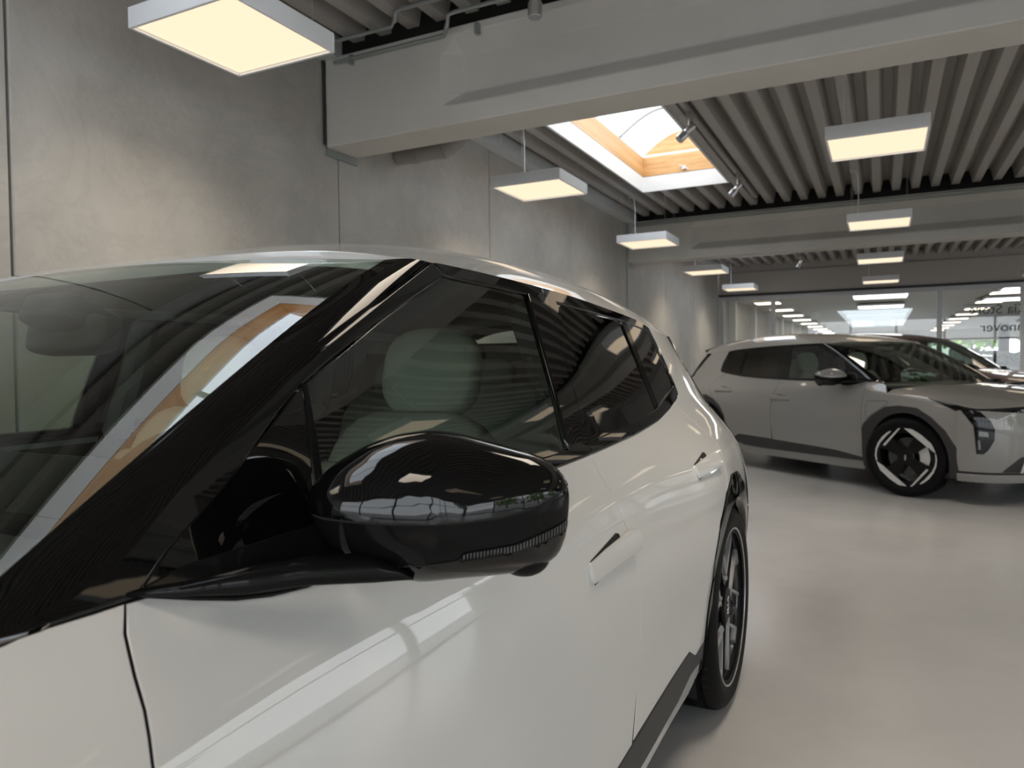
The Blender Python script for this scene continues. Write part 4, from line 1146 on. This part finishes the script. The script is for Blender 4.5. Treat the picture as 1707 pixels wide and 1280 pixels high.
    # turn signal lens wrapped on the lower housing
    def shell_pt(s, z, off):
        a = math.atan2((z - cz) / .075, (s - cs) / .14); j = (a / TR * nA) % nA
        k = np.interp(j, np.arange(nA + 1), np.append(rad, rad[0]))
        r = min(1.0, math.hypot((s - cs) / .14, (z - cz) / .075) / k); 
        c = math.sqrt(max(0, 1 - r * r)); dep = .088 * c ** .8
        dep *= 1.0 - .25 * max(0, (s - .12) / .15) - .30 * max(0, (1.028 - z) / .08)
        return to3(s, z, dep + off)
    lu = lambda s: float(np.interp(s, [.138, .147, .202, .266, .27], [.9795, .989, .994, 1.012, 1.013])); ll = lambda s: float(np.interp(s, [.138, .202, .265], [.9785, .985, 1.000]))
    ss = np.linspace(.138, .2685, 30)
    me = grid_mesh('turn_signal', lambda a, b: shell_pt(.138 + .130 * a, ll(.138 + .130 * a) + b * (lu(.138 + .130 * a) - ll(.138 + .130 * a)), .0016), 40, 6, smooth=True)
    o = link('turn_signal', me, 'lens_dark', parent)
    bm = bmesh.new()
    for k in range(34):
        s = .146 + .0036 * k
        tube(bm, [shell_pt(s, ll(s) + .1 * (lu(s) - ll(s)), .0018), shell_pt(s, ll(s) + .5 * (lu(s) - ll(s)), .0022), shell_pt(s, ll(s) + .9 * (lu(s) - ll(s)), .0018)], .0006, 4)
    from_bm('signal_ribs', bm, 'lens_grey', o)
    bm = bmesh.new(); tube(bm, [shell_pt(s_, seam(s_), .0012) for s_ in np.linspace(-.012, .266, 40)], .0014, 6); from_bm('mirror_seam', bm, 'void_black', parent)
    bm = bmesh.new(); tube(bm, [shell_pt(s_, seam2(s_), .0004) for s_ in np.linspace(.06, .262, 30)], .0009, 6); from_bm('mirror_seam', bm, 'void_black', parent)
    # inner grey pod face near the door
    me = grid_mesh('pod_facet', lambda a, b: shell_pt(-.012 + .075 * b + .02 * a, .981 + .042 * (1 - a) - .004 * b, .0012), 8, 8)
    # puddle camera bulge below
    bm = bmesh.new(); bmesh.ops.create_uvsphere(bm, u_segments=20, v_segments=12, radius=1)
    for v in bm.verts:
        q = to3(.218 + v.co.x * .030, .9640 + v.co.z * .0205, -.004 + v.co.y * .034); v.co = q
    from_bm('camera_pod', bm, 'satin_black', parent, smooth=True)
    # foot: curved arm from the door skin to below the housing
    sec = [  # front face: (u, v, z_top, z_bot, half depth)
        (.497, .797, .9935, .9885, .006), (.528, .832, .995, .985, .012), (.572, .862, .999, .977, .018), (.620, .885, .997, .974, .022), (.689, .912, .987, .961, .024), (.717, .925, .974, .958, .022), (.733, .932, .961, .957, .016)]
    rings = []
    bm = bmesh.new()
    for (u, v, zt_, zb_, hd) in sec:
        ring = []
        for k in range(20):
            a = TR * k / 20; c, s_ = math.cos(a), math.sin(a)
            cx = abs(c) ** .55 * (1 if c >= 0 else -1); sx = abs(s_) ** .55 * (1 if s_ >= 0 else -1)
            # depth direction: along the mirror normal
            p = np.array([v, u]) + fw * hd * cx - fw * hd
            ring.append(bm.verts.new((p[0] * (-1 if mi else 1), p[1], (zt_ + zb_) / 2 + (zt_ - zb_) / 2 * sx)))
        rings.append(ring)
    for X_, Y_ in zip(rings[:-1], rings[1:]):
        for k in range(20): bm.faces.new((X_[k], X_[(k + 1) % 20], Y_[(k + 1) % 20], Y_[k]))
    bm.faces.new(rings[0]); bm.faces.new(rings[-1][::-1])
    from_bm('mirror_arm', bm, 'satin_black', parent, smooth=True)

def make_seat(car, v, u):
    rounded('seat_cushion', (.50, .52, .20), 'seat_pale', car, (v, u, .52), (R(-8), 0, 0), .22)
    b = rounded('seat_backrest', (.50, .16, .60), 'seat_pale', car, (v, u + .33, .78), (R(-20), 0, 0), .26, taper=-.25)
    for k in (-.15, .15):
        rounded('seat_bolster', (.10, .12, .44), 'seat_pale', b, (k * 1.3, -.05, -.06), (0, 0, 0), .3)
    h = rounded('headrest', (.27, .10, .225), 'seat_pale', car, (v, u + .47, 1.165), (R(-12), 0, 0), .36)
    for k in (-.05, .05): tube_obj('headrest_post', [(k, .0, -.16), (k, 0, -.05)], .006, 'steel', h, 6)

def make_interior(car, M):
    for v in (.37, -.37): make_seat(car, v, 1.17)
    rounded('rear_bench', (1.25, .50, .20), 'seat_pale', car, (0, 2.15, .54), (R(-6), 0, 0), .2)
    rb = rounded('rear_backrest', (1.22, .16, .58), 'seat_pale', car, (0, 2.47, .83), (R(-20), 0, 0), .24)
    for v in (.40, 0, -.40): rounded('rear_headrest', (.24, .09, .15), 'seat_pale', car, (v, 2.60, 1.13), (R(-12), 0, 0), .3)
    # dashboard
    def dash(s, t):
        x = -.76 + 1.52 * s
        prof = [(.30, .94), (.45, .965), (.62, .965), (.72, .945), (.76, .90), (.74, .80), (.70, .62)]
        k = t * 6; i = min(int(k), 5); f = k - i
        y = prof[i][0] * (1 - f) + prof[i + 1][0] * f; z = prof[i][1] * (1 - f) + prof[i + 1][1] * f
        return (x, y, z)
    link('dashboard', grid_mesh('dashboard', dash, 12, 24), 'interior_dark', car)
    rounded('instrument_screen', (.62, .02, .13), 'gloss_black', car, (.22, .72, 1.0), (R(-8), 0, 0), .05)
    # steering wheel, left hand drive
    bm = bmesh.new(); c = Vector((.37, .86, .93)); tl = Matrix.Rotation(R(-28), 3, 'X')
    pts = [c + tl @ Vector((.18 * math.cos(a), 0, .165 * math.sin(a))) for a in [TR * k / 40 for k in range(41)]]
    tube(bm, pts, .016, 8, False); sw = from_bm('steering_wheel', bm, 'interior_dark', car, smooth=True)
    bm = bmesh.new()
    for q in (Vector((.17, 0, 0)), Vector((-.17, 0, 0)), Vector((0, 0, -.16))): tube(bm, [c, c + tl @ q], .014, 8)
    from_bm('wheel_spokes', bm, 'interior_dark', sw, angle=40)
    rounded('steering_hub', (.15, .05, .12), 'interior_dark', sw, tuple(c), (R(-28), 0, 0), .25)
    box('cabin_floor', -.74, .74, .35, 3.1, .26, .30, 'interior_dark', car)
    box('centre_console', -.13, .13, .8, 1.75, .30, .62, 'interior_dark', car, bevel=.03)
    box('parcel_shelf', -.62, .62, 2.6, 3.1, .95, .97, 'interior_dark', car)
    # rear view mirror and sensor housing at the windscreen
    rounded('rear_view_mirror', (.24, .05, .075), 'interior_dark', car, (.0, .965, 1.25), (R(-10), 0, 0), .25)
    rounded('sensor_housing', (.15, .13, .06), 'interior_dark', car, (.0, .965, 1.278), (R(-26), 0, 0), .2)
    # inner pillars
    for s in (-1, 1):
        tube_obj('inner_pillar', [(s * .70, .50, 1.0), (s * .655, .80, 1.16), (s * .60, 1.14, 1.335)], .03, 'interior_grey', car, 8)
        tube_obj('inner_pillar', [(s * .765, 1.58, .98), (s * .70, 1.60, 1.16), (s * .64, 1.60, 1.32)], .04, 'interior_grey', car, 8)
        tube_obj('inner_pillar', [(s * .70, 2.45, 1.05), (s * .64, 2.40, 1.18), (s * .59, 2.35, 1.31)], .04, 'interior_grey', car, 8)

PW = dict(paint='white_paint', windscreen='windscreen_glass', sideglass='side_glass', privacy='privacy_glass', screen='privacy_glass', clad='dark_cladding', arch='gloss_black', chromeish='rim_silver')
white = make_car('car', PW, 'spoke', interior=True)
white.location = (-1.376, -.09, 0)
tag(white, 'white electric hatchback in the foreground with glossy black pillars and door mirror', 'car', 'parked cars')

PG = dict(PW, paint='grey_paint', arch='dark_cladding')
grey = make_car('car', PG, 'aero', steer=R(18), spin=(0.0, .6), interior=True, mirror_mat='paint')
grey.location = (.754, 7.866, 0); grey.rotation_euler = (0, 0, R(50))
tag(grey, 'matte grey electric hatchback behind the white car, with black wheel arches', 'car', 'parked cars')

def recolour(o, mp):
    for ch in [o] + list(o.children_recursive):
        if ch.type == 'MESH' and ch.material_slots:
            s = ch.material_slots[0]; n = s.material.name
            if n in mp: s.link = 'OBJECT'; s.material = MATS[mp[n]]
def car_copy(colour, loc, rz, label):
    c = copy_tree(grey); c.location = loc; c.rotation_euler = (0, 0, rz)
    recolour(c, {'grey_paint': colour}); tag(c, label, 'car', 'parked cars')
    return c
rc = car_copy('red_paint', (1.25, 12.2, 0), R(45), 'dark red car parked behind the grey hatchback'); rc.scale = (1.07, 1.07, 1.09)
car_copy('silver_paint', (3.75, 30.0, 0), R(10), 'silver car in the hall beyond the glass, below the green trees')
car_copy('blue_paint', (5.9, 34.5, 0), R(12), 'bright blue car at the right edge beyond the glass')

# ================================================================== small things beyond the glass
c = empty('reception_counter', (-2.95, 19.0, 0)); tag(c, 'cream reception counter against the wall beyond the glass', 'counter')
box('front_panel', -.25, .25, -.8, .8, 0, 1.35, 'white_trim', c, bevel=.02); box('counter_top', -.27, .3, -.85, .85, 1.35, 1.39, 'white_trim', c, bevel=.01)
p = empty('framed_picture', (-2.75, 23.0, 0)); tag(p, 'framed dark landscape picture beyond the glass', 'picture')
bm = bmesh.new(); 
for (a, b, c_, d) in ((-.42, .42, 1.78, 1.82), (-.42, .42, .88, .92), (-.42, -.38, .92, 1.78), (.38, .42, .92, 1.78)): bx(bm, a, b, -.02, .02, c_, d)
from_bm('frame', bm, 'ink', p); box('print', -.38, .38, -.008, .008, .92, 1.78, 'landscape_print', p)
box('stand', -.03, .03, .0, .05, 0, 1.0, 'ink', p)
s = empty('folding_screen', (2.2, 26, 0)); tag(s, 'dark fabric display wall beyond the glass, left of the far windows', 'screen')
box('fabric_panel', -.42, .0, -.03, .03, .1, 1.5, 'dark_fabric', s, bevel=.02); box('fabric_panel', .0, .36, -.02, .04, .1, 1.5, 'dark_fabric', s, bevel=.02); box('foot', -.4, .34, -.2, .2, 0, .1, 'ink', s)
